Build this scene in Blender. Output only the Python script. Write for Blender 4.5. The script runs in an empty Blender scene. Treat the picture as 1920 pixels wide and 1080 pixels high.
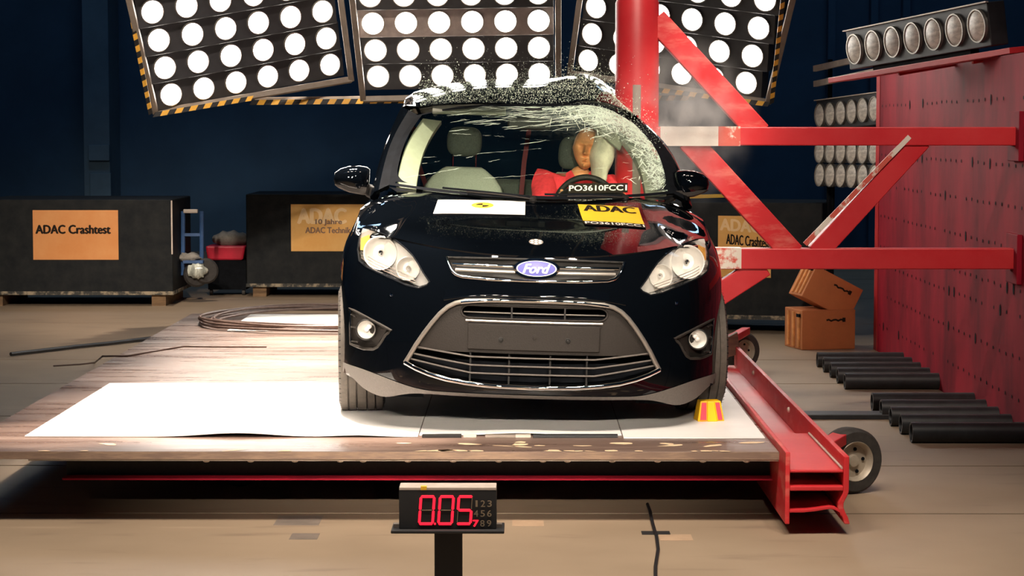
import bpy, bmesh, math, random
from mathutils import Vector as V, Matrix
random.seed(7)
R = math.radians
SC = bpy.context.scene
COL = SC.collection

# ------------------------------------------------------------------ camera
F_PX, CAM_H = 4095.0, 1.75
PITCH, YAW = math.atan(300 / F_PX), math.atan(15 / F_PX)
cam_data = bpy.data.cameras.new('camera')
cam_data.sensor_width = 36.0
cam_data.lens = F_PX / 1920 * 36
cam_data.clip_end = 200
cam = bpy.data.objects.new('camera', cam_data)
COL.objects.link(cam)
cam.location = (0, 0, CAM_H)
cam.rotation_euler = (math.pi / 2 - PITCH, 0, YAW)
SC.camera = cam

# ------------------------------------------------------------------ world, view
world = bpy.data.worlds.new('world')
SC.world = world
world.use_nodes = True
world.node_tree.nodes['Background'].inputs[0].default_value = (0.16, 0.42, 0.95, 1)
world.node_tree.nodes['Background'].inputs[1].default_value = 0.03
SC.view_settings.view_transform = 'Standard'
SC.view_settings.look = 'None'
SC.view_settings.exposure = 0.0
SC.view_settings.gamma = 1.0
SC.cycles.max_bounces = 8
SC.cycles.transparent_max_bounces = 16
SC.cycles.sample_clamp_indirect = 6.0
SC.cycles.volume_step_rate = 2.0

# ------------------------------------------------------------------ lamps over the test floor and added spots (all outside the frame)
WARM = (1.0, 0.86, 0.72)


def spot(x, y, z, tx, ty, tz, power, angle, blend=0.5, radius=0.12, color=WARM):
    d = bpy.data.lights.new('unseen_spot', 'SPOT')
    d.energy = power
    d.spot_size = R(angle)
    d.spot_blend = blend
    d.shadow_soft_size = radius
    d.color = color
    o = bpy.data.objects.new('unseen_spot', d)
    COL.objects.link(o)
    o.location = (x, y, z)
    o.rotation_euler = (V((tx, ty, tz)) - V((x, y, z))).to_track_quat('-Z', 'Y').to_euler()
    return o


# two overhead banks in front of the car, a gap between them
for sx in (-1, 1):
    for k in range(3):
        for r in range(2):
            x = sx * (0.75 + 0.62 * k)
            spot(x, 7.0 - 0.6 * r, 5.6 + 0.25 * r, x * 0.5 - 0.35, 8.9, 0.0, 225, 66, 0.9)
# overhead bank above the deck, left of and over the car
for i in range(3):
    for j in range(4):
        x, y = -1.6 + 0.36 * i, 11.0 + 1.35 * j
        spot(x, y, 5.8, x * 0.92 - 0.1, y + 0.2, 0.3, 2500, 25, 0.7)
for x in (-2.05, -1.35, -0.65):  # narrow spots added to whiten the front strip of the deck
    spot(x, 10.0, 5.8, x - 0.05, 10.1, 0.33, 4600, 12, 0.7)
# lamps of the hall bank behind the camera, low, aimed at the car front
for x in (-2.2, -0.8, 0.8):
    spot(x, 0.5, 3.6, x * 0.3 - 0.1, 10.2, 0.75, 2000, 17, 0.8, 0.1)
for x in (-0.7, 0.9):  # pair added to brighten the cabin through the windscreen
    spot(x, -0.5, 2.7, x * 0.2 + 0.1, 12.1, 1.45, 3600, 9, 0.9, 0.1)
# lamps reaching the far left part of the hall
for x in (-3.6, -2.0):
    spot(x, 6.0, 6.2, x - 0.6, 21.0, 0.4, 3300, 26, 0.9, 0.15)
spot(-2.4, 17.8, 7.0, -2.5, 19.9, 0.0, 1500, 50, 0.9)  # steep spot added to brighten the floor by the crates
spot(0.5, 5.0, 5.6, 1.6, 18.6, 0.9, 2600, 14, 0.9, 0.15)
# lamps over the pole
spot(2.3, 10.4, 5.6, 1.0, 12.25, 1.8, 1500, 13, 0.95)  # narrow spot added to brighten the dust and the girder end
spot(0.2, 9.2, 5.2, 0.75, 12.3, 1.6, 520, 26, 0.9)
spot(1.2, 8.0, 5.4, 2.0, 12.6, 1.5, 950, 30, 0.9)

# dim cool area lights added as fill for the dark hall
for x, y in ((-5.0, 25.5), (4.5, 25.5), (7.0, 15.0), (-3.0, 4.0)):
    d = bpy.data.lights.new('added_cool_fill', 'AREA')
    d.shape = 'RECTANGLE'
    d.size, d.size_y = 3.0, 1.0
    d.energy = 62 if y > 20 else 26
    d.color = (0.42, 0.66, 1.0)
    o = bpy.data.objects.new('added_cool_fill', d)
    COL.objects.link(o)
    o.location = (x, y, 7.8)


def at(px, py, D):
    """point at distance D along the hall that the photograph shows at (px, py)"""
    fwd = V((-math.sin(YAW) * math.cos(PITCH), math.cos(YAW) * math.cos(PITCH), -math.sin(PITCH)))
    right = V((math.cos(YAW), math.sin(YAW), 0))
    up = right.cross(fwd)
    r = fwd + right * ((px - 960) / F_PX) + up * ((540 - py) / F_PX)
    return V((0, 0, CAM_H)) + r * (D / r.y)


def onz(px, py, z):
    d = at(px, py, 1.0) - V((0, 0, CAM_H))
    return V((0, 0, CAM_H)) + d * ((z - CAM_H) / d.z)


# ------------------------------------------------------------------ materials
def new_mat(name):
    m = bpy.data.materials.new(name)
    m.use_nodes = True
    nt = m.node_tree
    return m, nt, nt.nodes['Principled BSDF']


def mat(name, col, rough=0.5, metal=0.0, var=0.0, scale=8.0, bump=0.0, coat=0.0, col2=None, stretch=None, spec=None,
        thr=(0.35, 0.65), detail=5.0):
    m, nt, b = new_mat(name)
    c = (*col, 1)
    b.inputs['Base Color'].default_value = c
    b.inputs['Roughness'].default_value = rough
    b.inputs['Metallic'].default_value = metal
    if coat:
        b.inputs['Coat Weight'].default_value = coat
        b.inputs['Coat Roughness'].default_value = 0.03
    if spec is not None:
        b.inputs['Specular IOR Level'].default_value = spec
    if var or col2 or bump:
        tc = nt.nodes.new('ShaderNodeTexCoord')
        mp = nt.nodes.new('ShaderNodeMapping')
        if stretch:
            mp.inputs['Scale'].default_value = stretch
        nz = nt.nodes.new('ShaderNodeTexNoise')
        nz.inputs['Scale'].default_value = scale
        nz.inputs['Detail'].default_value = detail
        nz.inputs['Roughness'].default_value = 0.65
        nt.links.new(tc.outputs['Object'], mp.inputs[0])
        nt.links.new(mp.outputs[0], nz.inputs['Vector'])
        if var or col2:
            rp = nt.nodes.new('ShaderNodeValToRGB')
            rp.color_ramp.elements[0].position = thr[0]
            rp.color_ramp.elements[1].position = thr[1]
            if col2:
                a, d = c, (*col2, 1)
            else:
                a = tuple(max(0, x * (1 - var)) for x in col) + (1,)
                d = tuple(min(1, x * (1 + var)) for x in col) + (1,)
            rp.color_ramp.elements[0].color = a
            rp.color_ramp.elements[1].color = d
            nt.links.new(nz.outputs[0], rp.inputs[0])
            nt.links.new(rp.outputs[0], b.inputs['Base Color'])
        if bump:
            bp = nt.nodes.new('ShaderNodeBump')
            bp.inputs['Strength'].default_value = bump
            bp.inputs['Distance'].default_value = 0.01
            nt.links.new(nz.outputs[0], bp.inputs['Height'])
            nt.links.new(bp.outputs[0], b.inputs['Normal'])
    return m


def emit(name, col, strength):
    m, nt, b = new_mat(name)
    b.inputs['Base Color'].default_value = (*[c * 0.5 for c in col], 1)
    b.inputs['Emission Color'].default_value = (*col, 1)
    b.inputs['Emission Strength'].default_value = strength
    return m


def glass_mat(name, tint, refl_rough=0.02):
    m, nt, b = new_mat(name)
    nt.nodes.remove(b)
    out = nt.nodes['Material Output']
    tr = nt.nodes.new('ShaderNodeBsdfTransparent')
    tr.inputs[0].default_value = (*tint, 1)
    gl = nt.nodes.new('ShaderNodeBsdfGlossy')
    gl.inputs['Roughness'].default_value = refl_rough
    fr = nt.nodes.new('ShaderNodeFresnel')
    ge = nt.nodes.new('ShaderNodeNewGeometry')     # thin pane: the same reflectance from both sides
    mr = nt.nodes.new('ShaderNodeMapRange')
    mr.inputs[3].default_value = 1.45
    mr.inputs[4].default_value = 1 / 1.45
    nt.links.new(ge.outputs['Backfacing'], mr.inputs[0])
    nt.links.new(mr.outputs[0], fr.inputs[0])
    mx = nt.nodes.new('ShaderNodeMixShader')
    nt.links.new(fr.outputs[0], mx.inputs[0])
    nt.links.new(tr.outputs[0], mx.inputs[1])
    nt.links.new(gl.outputs[0], mx.inputs[2])
    nt.links.new(mx.outputs[0], out.inputs['Surface'])
    return m


def cracked_glass_mat():
    """laminated screen: clear green glass, crazed to a pale net where the 'damage' attribute is high"""
    m = glass_mat('laminated_glass', (0.88, 0.95, 0.86), 0.03)
    nt = m.node_tree
    out = nt.nodes['Material Output']
    clear = out.inputs['Surface'].links[0].from_node
    at_ = nt.nodes.new('ShaderNodeAttribute')
    at_.attribute_name = 'damage'
    tc = nt.nodes.new('ShaderNodeTexCoord')
    mp = nt.nodes.new('ShaderNodeMapping')
    mp.inputs['Scale'].default_value = (28, 60, 60)
    vo = nt.nodes.new('ShaderNodeTexVoronoi')
    vo.feature = 'DISTANCE_TO_EDGE'
    vo.inputs['Scale'].default_value = 1.0
    nz = nt.nodes.new('ShaderNodeTexNoise')
    nz.inputs['Scale'].default_value = 26
    nz.inputs['Detail'].default_value = 6
    nt.links.new(tc.outputs['Object'], mp.inputs[0])
    nt.links.new(mp.outputs[0], vo.inputs['Vector'])
    nt.links.new(tc.outputs['Object'], nz.inputs['Vector'])
    lt = nt.nodes.new('ShaderNodeMath'); lt.operation = 'LESS_THAN'
    nt.links.new(vo.outputs['Distance'], lt.inputs[0]); lt.inputs[1].default_value = 0.09
    mr = nt.nodes.new('ShaderNodeMapRange')
    nt.links.new(nz.outputs[0], mr.inputs[0])
    mr.inputs[1].default_value = 0.42; mr.inputs[2].default_value = 0.62
    a1 = nt.nodes.new('ShaderNodeMath'); a1.operation = 'MULTIPLY'
    nt.links.new(lt.outputs[0], a1.inputs[0]); a1.inputs[1].default_value = 0.8
    a2 = nt.nodes.new('ShaderNodeMath'); a2.operation = 'ADD'
    nt.links.new(a1.outputs[0], a2.inputs[0]); nt.links.new(mr.outputs[0], a2.inputs[1])
    a3 = nt.nodes.new('ShaderNodeMath'); a3.operation = 'MULTIPLY'; a3.use_clamp = True
    nt.links.new(a2.outputs[0], a3.inputs[0]); nt.links.new(at_.outputs['Fac'], a3.inputs[1])
    df = nt.nodes.new('ShaderNodeBsdfDiffuse')
    df.inputs[0].default_value = (0.72, 0.86, 0.70, 1)
    mx = nt.nodes.new('ShaderNodeMixShader')
    nt.links.new(a3.outputs[0], mx.inputs[0])
    nt.links.new(clear.outputs[0], mx.inputs[1])
    nt.links.new(df.outputs[0], mx.inputs[2])
    nt.links.new(mx.outputs[0], out.inputs['Surface'])
    return m


M = {}
M['paint'] = mat('black_car_paint', (0.0015, 0.0022, 0.0034), 0.16, coat=1.0, spec=0.0)
M['black'] = mat('matt_black', (0.005, 0.006, 0.008), 0.8, spec=0.1, var=0.3, scale=20)
M['trim'] = mat('grey_grained_plastic', (0.026, 0.022, 0.019), 0.6, spec=0.2, var=0.12, scale=160, bump=0.25)
M['lip'] = mat('lit_grey_plastic', (0.115, 0.10, 0.088), 0.6, var=0.1, scale=120, bump=0.2)  # paler copy of the trim; bounced light is put into its colour
M['trim_dark'] = mat('dark_plastic', (0.016, 0.015, 0.014), 0.5, spec=0.25, var=0.15, scale=60)
M['satin'] = mat('satin_silver', (0.42, 0.39, 0.35), 0.32, 0.75, var=0.05)
M['chrome'] = mat('chrome', (0.85, 0.84, 0.82), 0.035, 1.0, var=0.02)
M['silver'] = mat('lamp_reflector', (0.96, 0.94, 0.90), 0.45, 0.2, var=0.03, scale=30)
M['amber'] = mat('amber_plastic', (0.9, 0.42, 0.08), 0.3, var=0.1)
M['lens'] = glass_mat('clear_lens', (0.99, 0.99, 0.98))
M['screen'] = cracked_glass_mat()
M['side_glass'] = glass_mat('side_glass', (0.35, 0.42, 0.38))
M['crack'] = mat('glass_crack', (0.78, 0.90, 0.74), 0.35, var=0.1, scale=30)
M['rubber'] = mat('tyre_rubber', (0.035, 0.031, 0.028), 0.7, var=0.25, scale=25, bump=0.1)
M['rubber_worn'] = mat('dusty_tyre_rubber', (0.075, 0.062, 0.05), 0.75, var=0.2, scale=25, bump=0.1)
M['fabric'] = mat('seat_fabric', (0.30, 0.32, 0.27), 0.9, var=0.12, scale=180, bump=0.2)
M['fabric_dark'] = mat('dark_seat_fabric', (0.045, 0.052, 0.045), 0.9, var=0.2, scale=120, bump=0.2)
M['cream'] = mat('cream_trim', (0.36, 0.365, 0.285), 0.7, var=0.05, scale=30)
M['headliner'] = mat('headliner_cloth', (0.20, 0.205, 0.165), 0.8, var=0.05, scale=60)
M['airbag'] = mat('airbag_cloth', (0.80, 0.74, 0.58), 0.85, var=0.14, scale=14, bump=0.5)
M['skin'] = mat('dummy_vinyl', (0.68, 0.30, 0.13), 0.42, var=0.12, scale=14)
M['shirt'] = mat('red_cotton', (0.80, 0.045, 0.06), 0.85, var=0.12, scale=40, bump=0.3)
M['belt'] = mat('red_webbing', (0.09, 0.008, 0.013), 0.8, var=0.1, scale=80)
M['white'] = mat('white_sheet', (0.84, 0.82, 0.79), 0.45, var=0.03, scale=5)
M['yellow'] = mat('yellow_vinyl', (0.95, 0.55, 0.03), 0.5, var=0.06, scale=6)
M['ink'] = mat('dark_ink', (0.022, 0.016, 0.012), 0.8, spec=0.1, var=0.1)
M['blue'] = mat('emblem_blue', (0.10, 0.10, 0.36), 0.25, 0.3, var=0.1)
M['red'] = mat('red_machine_paint', (0.56, 0.018, 0.026), 0.42, col2=(0.62, 0.036, 0.042), scale=4, bump=0.05)
M['red_scuffed'] = mat('scuffed_red_paint', (0.58, 0.024, 0.03), 0.45, col2=(0.68, 0.16, 0.13), scale=9, thr=(0.5, 0.72), bump=0.05,
                       stretch=(0.5, 0.5, 1.6))
M['red_block'] = mat('crimson_block_paint', (0.36, 0.009, 0.027), 0.7, spec=0.15, col2=(0.13, 0.005, 0.015), scale=2.2, thr=(0.4, 0.75),
                     stretch=(1.0, 1.0, 0.4), bump=0.05)
M['white_worn'] = mat('worn_white_paint', (0.74, 0.66, 0.57), 0.5, col2=(0.60, 0.10, 0.07), scale=6, thr=(0.48, 0.54),
                      stretch=(1, 1, 1))
M['white_clean'] = mat('chalky_white_paint', (0.76, 0.69, 0.62), 0.55, col2=(0.55, 0.42, 0.36), scale=3, thr=(0.45, 0.75),
                       stretch=(0.6, 1, 3))
M['grey_steel'] = mat('grey_steel', (0.26, 0.215, 0.18), 0.5, 0.3, var=0.15, scale=6)
M['pale_steel'] = mat('pale_steel', (0.55, 0.47, 0.40), 0.5, 0.2, var=0.15, scale=6)
M['lampbox'] = mat('lamp_module_black', (0.022, 0.022, 0.025), 0.5, var=0.25, scale=10)
M['lampbox_grey'] = mat('lamp_module_grey', (0.40, 0.33, 0.30), 0.55, var=0.2, scale=8)
M['lit'] = emit('lit_lamp', (1.0, 0.95, 0.87), 22.0)
M['unlit'] = mat('unlit_lamp_glass', (0.85, 0.78, 0.68), 0.4, 0.0, col2=(0.42, 0.37, 0.31), scale=14, stretch=(1, 3, 1), thr=(0.4, 0.7))
M['hazard_yellow'] = mat('hazard_yellow', (0.85, 0.45, 0.06), 0.5, var=0.1)
M['hazard_black'] = mat('hazard_black', (0.015, 0.015, 0.016), 0.6, var=0.1)
M['navy_wall'] = mat('dark_hall_wall', (0.029, 0.080, 0.148), 0.8, var=0.12, scale=1.2)
M['navy_column'] = mat('grey_column', (0.075, 0.14, 0.20), 0.8, var=0.12, scale=2)
M['crate'] = mat('black_crate_board', (0.006, 0.008, 0.010), 0.65, spec=0.2, col2=(0.022, 0.023, 0.022), scale=7, thr=(0.35, 0.8), bump=0.1)
M['crate_worn'] = mat('chipped_board_edge', (0.04, 0.04, 0.036), 0.8, col2=(0.34, 0.28, 0.19), scale=12, thr=(0.45, 0.6))
M['sign'] = mat('orange_sign', (0.72, 0.36, 0.075), 0.5, col2=(0.80, 0.47, 0.14), scale=2.4, thr=(0.4, 0.7))
M['sign_red'] = mat('faded_orange_sign', (0.70, 0.27, 0.07), 0.5, col2=(0.76, 0.34, 0.11), scale=2.4, thr=(0.4, 0.7))
M['sign_ghost'] = mat('faded_letters', (0.86, 0.60, 0.30), 0.5, var=0.05)
M['sign_text'] = mat('faded_brown_ink', (0.22, 0.12, 0.07), 0.6, var=0.1)
M['wood'] = mat('raw_timber', (0.20, 0.12, 0.06), 0.8, var=0.3, scale=6, stretch=(1, 1, 6))
M['carton'] = mat('brown_carton', (0.50, 0.17, 0.055), 0.75, var=0.10, scale=4)
M['carton_edge'] = mat('carton_edge', (0.66, 0.27, 0.08), 0.75, var=0.2, scale=14)
M['blue_paint'] = mat('blue_trolley_paint', (0.035, 0.09, 0.22), 0.5, var=0.2)
M['plastic_red'] = mat('red_plastic', (0.62, 0.02, 0.05), 0.4, var=0.1)
M['cloth_grey'] = mat('grey_cloth', (0.25, 0.23, 0.2), 0.9, var=0.2, scale=20)
M['film'] = mat('clear_wrap', (0.5, 0.52, 0.45), 0.15, var=0.4, scale=14, stretch=(1, 1, .3), thr=(.45, .6))
M['cable'] = mat('grey_brown_cable', (0.13, 0.085, 0.07), 0.5, var=0.2, scale=20)
M['black_cable'] = mat('black_cable', (0.012, 0.012, 0.014), 0.5, var=0.2, scale=20)
M['tape_beige'] = mat('beige_tape', (0.42, 0.29, 0.19), 0.6, var=0.1)
M['led'] = emit('red_led', (1.0, 0.012, 0.035), 1.6)
M['led_off'] = mat('unlit_led', (0.30, 0.23, 0.15), 0.5, var=0.1)
M['tube'] = mat('black_tube', (0.018, 0.02, 0.023), 0.45, var=0.3, scale=12)
M['marker_yellow'] = mat('marker_yellow', (0.93, 0.50, 0.0), 0.4, var=0.05)
M['marker_red'] = mat('marker_red', (0.80, 0.06, 0.10), 0.35, var=0.08)
M['chip'] = mat('bare_wood_chip', (0.72, 0.52, 0.33), 0.8, var=0.15, scale=20)
M['ply_edge'] = mat('ply_edge', (0.17, 0.11, 0.08), 0.7, col2=(0.33, 0.22, 0.14), scale=6, thr=(0.45, 0.8), stretch=(1, 1, 8))
M['rim'] = mat('painted_rim', (0.44, 0.38, 0.30), 0.45, 0.3, var=0.15, scale=12)


def deck_mat():
    m = mat('film_faced_plywood', (0.12, 0.075, 0.060), 0.33, col2=(0.205, 0.14, 0.11), scale=5, stretch=(0.25, 1.6, 1),
            thr=(0.28, 0.8))
    nt = m.node_tree
    b = nt.nodes['Principled BSDF']
    nz = [n for n in nt.nodes if n.type == 'TEX_NOISE'][0]
    mr = nt.nodes.new('ShaderNodeMapRange')
    nt.links.new(nz.outputs[0], mr.inputs[0])
    mr.inputs[1].default_value = 0.35; mr.inputs[2].default_value = 0.7
    mr.inputs[3].default_value = 0.24; mr.inputs[4].default_value = 0.46
    nt.links.new(mr.outputs[0], b.inputs['Roughness'])
    return m


def floor_mat():
    m, nt, b = new_mat('sealed_concrete')
    tc = nt.nodes.new('ShaderNodeTexCoord')

    def noise(scale, stretch, det=5):
        mp = nt.nodes.new('ShaderNodeMapping')
        mp.inputs['Scale'].default_value = stretch
        n = nt.nodes.new('ShaderNodeTexNoise')
        n.inputs['Scale'].default_value = scale
        n.inputs['Detail'].default_value = det
        nt.links.new(tc.outputs['Object'], mp.inputs[0])
        nt.links.new(mp.outputs[0], n.inputs['Vector'])
        return n
    n1 = noise(1.3, (1, 1, 1))
    r1 = nt.nodes.new('ShaderNodeValToRGB')
    r1.color_ramp.elements[0].position, r1.color_ramp.elements[1].position = 0.3, 0.72
    r1.color_ramp.elements[0].color = (0.27, 0.20, 0.135, 1)
    r1.color_ramp.elements[1].color = (0.34, 0.255, 0.175, 1)
    nt.links.new(n1.outputs[0], r1.inputs[0])
    n2 = noise(3.0, (0.5, 2.2, 1), 7)      # scuffs
    r2 = nt.nodes.new('ShaderNodeValToRGB')
    r2.color_ramp.elements[0].position, r2.color_ramp.elements[1].position = 0.60, 0.74
    r2.color_ramp.elements[0].color = (0, 0, 0, 1)
    r2.color_ramp.elements[1].color = (0.55, 0.55, 0.55, 1)
    nt.links.new(n2.outputs[0], r2.inputs[0])
    mx = nt.nodes.new('ShaderNodeMixRGB')
    mx.inputs[2].default_value = (0.16, 0.115, 0.085, 1)
    nt.links.new(r2.outputs[0], mx.inputs[0])
    nt.links.new(r1.outputs[0], mx.inputs[1])
    nt.links.new(mx.outputs[0], b.inputs['Base Color'])
    b.inputs['Roughness'].default_value = 0.55
    n3 = noise(60, (1, 1, 1))
    bp = nt.nodes.new('ShaderNodeBump')
    bp.inputs['Strength'].default_value = 0.08
    nt.links.new(n3.outputs[0], bp.inputs['Height'])
    nt.links.new(bp.outputs[0], b.inputs['Normal'])
    return m


M['deck'] = deck_mat()
M['floor'] = floor_mat()


# ------------------------------------------------------------------ mesh builder
class MB:
    def __init__(s):
        s.v, s.f, s.m = [], [], []

    def add(s, vs, fs, mi=0):
        b = len(s.v)
        s.v += [V(p) for p in vs]
        s.f += [[b + i for i in f] for f in fs]
        s.m += [mi] * len(fs)
        return s

    def hexa(s, p, mi=0):      # 4 bottom points, 4 top points
        return s.add(p, [(3, 2, 1, 0), (4, 5, 6, 7), (0, 1, 5, 4), (1, 2, 6, 5), (2, 3, 7, 6), (3, 0, 4, 7)], mi)

    def box(s, lo, hi, mi=0):
        (a, b, c), (d, e, f) = lo, hi
        return s.hexa([(a, b, c), (d, b, c), (d, e, c), (a, e, c), (a, b, f), (d, b, f), (d, e, f), (a, e, f)], mi)

    def obox(s, c, u, v, n, mi=0):    # oriented box, half vectors
        c, u, v, n = V(c), V(u), V(v), V(n)
        return s.hexa([c - u - v - n, c + u - v - n, c + u + v - n, c - u + v - n,
                       c - u - v + n, c + u - v + n, c + u + v + n, c - u + v + n], mi)

    def beam(s, a, b, w, h, up=(0, 0, 1), mi=0):
        a, b = V(a), V(b)
        d = (b - a)
        l = d.length
        d.normalize()
        side = d.cross(V(up)).normalized()
        upv = side.cross(d).normalized()
        return s.obox((a + b) / 2, d * l / 2, side * w / 2, upv * h / 2, mi)

    def rings(s, rs, closed=True, cap=True, mi=0, loop=False):
        n = len(rs[0])
        vs = [p for r in rs for p in r]
        fs = []
        k = len(rs)
        for i in range(k if loop else k - 1):
            a, b = i * n, ((i + 1) % k) * n
            for j in range(n if closed else n - 1):
                jj = (j + 1) % n
                fs.append((a + j, a + jj, b + jj, b + j))
        if cap and closed and not loop:
            fs.append(tuple(reversed(range(n))))
            fs.append(tuple((k - 1) * n + j for j in range(n)))
        return s.add(vs, fs, mi)

    def tube(s, path, r, n=8, mi=0, loop=False, flat=1.0, cap=True):
        path = [V(p) for p in path]
        rs = []
        prev = None
        k = len(path)
        for i, p in enumerate(path):
            if loop:
                d = path[(i + 1) % k] - path[i - 1]
            else:
                d = path[min(i + 1, k - 1)] - path[max(i - 1, 0)]
            d.normalize()
            ref = prev if prev is not None else (V((0, 0, 1)) if abs(d.z) < 0.9 else V((0, 1, 0)))
            a = (ref - d * ref.dot(d)).normalized()
            prev = a
            b = d.cross(a)
            rr = r[i] if isinstance(r, (list, tuple)) else r
            rs.append([p + (a * math.cos(2 * math.pi * j / n) * flat + b * math.sin(2 * math.pi * j / n)) * rr for j in range(n)])
        return s.rings(rs, True, cap, mi, loop)

    def cyl(s, a, b, r, n=24, mi=0):
        return s.tube([a, b], r, n, mi)

    def lathe(s, c, axis, prof, n=32, mi=0, cap=False):   # prof: (offset along axis, radius)
        c, ax = V(c), V(axis).normalized()
        a = ax.orthogonal().normalized()
        b = ax.cross(a)
        rs = [[c + ax * h + (a * math.cos(2 * math.pi * j / n) + b * math.sin(2 * math.pi * j / n)) * max(r, 1e-5) for j in range(n)]
              for h, r in prof]
        return s.rings(rs, True, cap, mi)

    def grid(s, pts, mi=0):
        return s.rings(pts, False, False, mi)

    def prism(s, poly, off, mi=0):
        n = len(poly)
        off = V(off)
        vs = [V(p) for p in poly] + [V(p) + off for p in poly]
        fs = [tuple(reversed(range(n))), tuple(range(n, 2 * n))] + [(i, (i + 1) % n, n + (i + 1) % n, n + i) for i in range(n)]
        return s.add(vs, fs, mi)

    def ellipsoid(s, c, rad, nu=20, nv=14, fn=None, mi=0):
        c = V(c)
        rs = []
        for i in range(nv + 1):
            th = math.pi * (0.002 + 0.996 * i / nv)
            ring = []
            for j in range(nu):
                ph = 2 * math.pi * j / nu
                d = V((math.sin(th) * math.cos(ph), math.sin(th) * math.sin(ph), math.cos(th)))
                p = V((d.x * rad[0], d.y * rad[1], d.z * rad[2]))
                if fn:
                    p = fn(p, d)
                ring.append(c + p)
            rs.append(ring)
        return s.rings(rs, True, True, mi)

    def xf(s, fn):
        s.v = [V(fn(p)) for p in s.v]
        return s

    def build(s, name, mats, parent=None, smooth=None, bevel=0.0, fix=True, props=None):
        me = bpy.data.meshes.new(name)
        me.from_pydata([tuple(p) for p in s.v], [], s.f)
        if not isinstance(mats, (list, tuple)):
            mats = [mats]
        for m in mats:
            me.materials.append(M[m] if isinstance(m, str) else m)
        me.polygons.foreach_set('material_index', s.m)
        if fix:
            bm = bmesh.new()
            bm.from_mesh(me)
            bmesh.ops.recalc_face_normals(bm, faces=bm.faces)
            bm.to_mesh(me)
            bm.free()
        o = bpy.data.objects.new(name, me)
        COL.objects.link(o)
        if parent is not None:
            o.parent = parent
        if smooth:
            me.polygons.foreach_set('use_smooth', [True] * len(me.polygons))
            me.set_sharp_from_angle(angle=R(smooth))
        if bevel:
            bv = o.modifiers.new('bevel', 'BEVEL')
            bv.width = bevel
            bv.segments = 2
            bv.limit_method = 'ANGLE'
            bv.angle_limit = R(40)
        if props:
            tag(o, **props)
        return o


def tag(o, label=None, cat=None, group=None, kind=None):
    if label: o['label'] = label
    if cat: o['category'] = cat
    if group: o['group'] = group
    if kind: o['kind'] = kind
    return o


def empty(name, loc, label, cat, group=None, rz=0.0):
    o = bpy.data.objects.new(name, None)
    COL.objects.link(o)
    o.location = loc
    o.rotation_euler = (0, 0, rz)
    return tag(o, label, cat, group)


def copy_tree(o, parent=None):
    c = o.copy()
    COL.objects.link(c)
    if parent is not None:
        c.parent = parent
    for ch in list(o.children):
        copy_tree(ch, c)
    return c


def text_geo(s, shear=0.0):
    """flat lettering as vertices and faces, normalised to height 1 for capitals"""
    cu = bpy.data.curves.new('lettering', 'FONT')
    cu.body = s
    cu.shear = shear
    cu.resolution_u = 3
    o = bpy.data.objects.new('lettering', cu)
    COL.objects.link(o)
    dg = bpy.context.evaluated_depsgraph_get()
    dg.update()
    me = bpy.data.meshes.new_from_object(o.evaluated_get(dg))
    vs = [tuple(v.co) for v in me.vertices]
    fs = [tuple(p.vertices) for p in me.polygons]
    bpy.data.objects.remove(o)
    bpy.data.curves.remove(cu)
    bpy.data.meshes.remove(me)
    x0 = min(v[0] for v in vs); x1 = max(v[0] for v in vs)
    y0 = min(v[1] for v in vs); y1 = max(v[1] for v in vs)
    return vs, fs, (x0, y0, x1, y1)


def lettering(mb, s, origin, right, up, mi=0, shear=0.0, bold=0.0):
    """map text s so that its box fills origin + right*[0,1] + up*[0,1]"""
    vs, fs, (x0, y0, x1, y1) = text_geo(s, shear)
    o, r, u = V(origin), V(right), V(up)
    offs = [V((0, 0, 0))]
    if bold:
        rn = r.normalized() * bold
        un = u.normalized() * bold * 0.6
        nn = r.cross(u).normalized() * 0.0002
        offs = [V((0, 0, 0)), rn + nn, -rn + nn * 2, un + nn * 3, -un + nn * 4]
    for d in offs:
        mb.add([o + d + r * ((x - x0) / (x1 - x0)) + u * ((y - y0) / (y1 - y0)) for x, y, z in vs], fs, mi)


def interp(tab, x):
    if x <= tab[0][0]: return tab[0][1]
    for (a, b), (c, d) in zip(tab, tab[1:]):
        if x <= c:
            return b + (d - b) * (x - a) / (c - a)
    return tab[-1][1]


def sinterp(tab, x):       # smooth (Catmull-Rom style) table lookup
    n = len(tab)
    if x <= tab[0][0]: return tab[0][1]
    if x >= tab[-1][0]: return tab[-1][1]
    for i in range(n - 1):
        if x <= tab[i + 1][0]:
            break
    x0, y0 = tab[i]; x1, y1 = tab[i + 1]
    h = x1 - x0
    m0 = (y1 - tab[i - 1][1]) / (x1 - tab[i - 1][0]) if i > 0 else (y1 - y0) / h
    m1 = (tab[i + 2][1] - y0) / (tab[i + 2][0] - x0) if i < n - 2 else (y1 - y0) / h
    t = (x - x0) / h
    return ((2 * t**3 - 3 * t**2 + 1) * y0 + (t**3 - 2 * t**2 + t) * h * m0 + (-2 * t**3 + 3 * t**2) * y1 + (t**3 - t**2) * h * m1)


def smooth01(x):
    x = max(0.0, min(1.0, x))
    return x * x * (3 - 2 * x)


# ================================================================== the hall
def structure(mb, name, m, **k):
    o = mb.build(name, m, **k)
    o['kind'] = 'structure'
    return o


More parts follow.
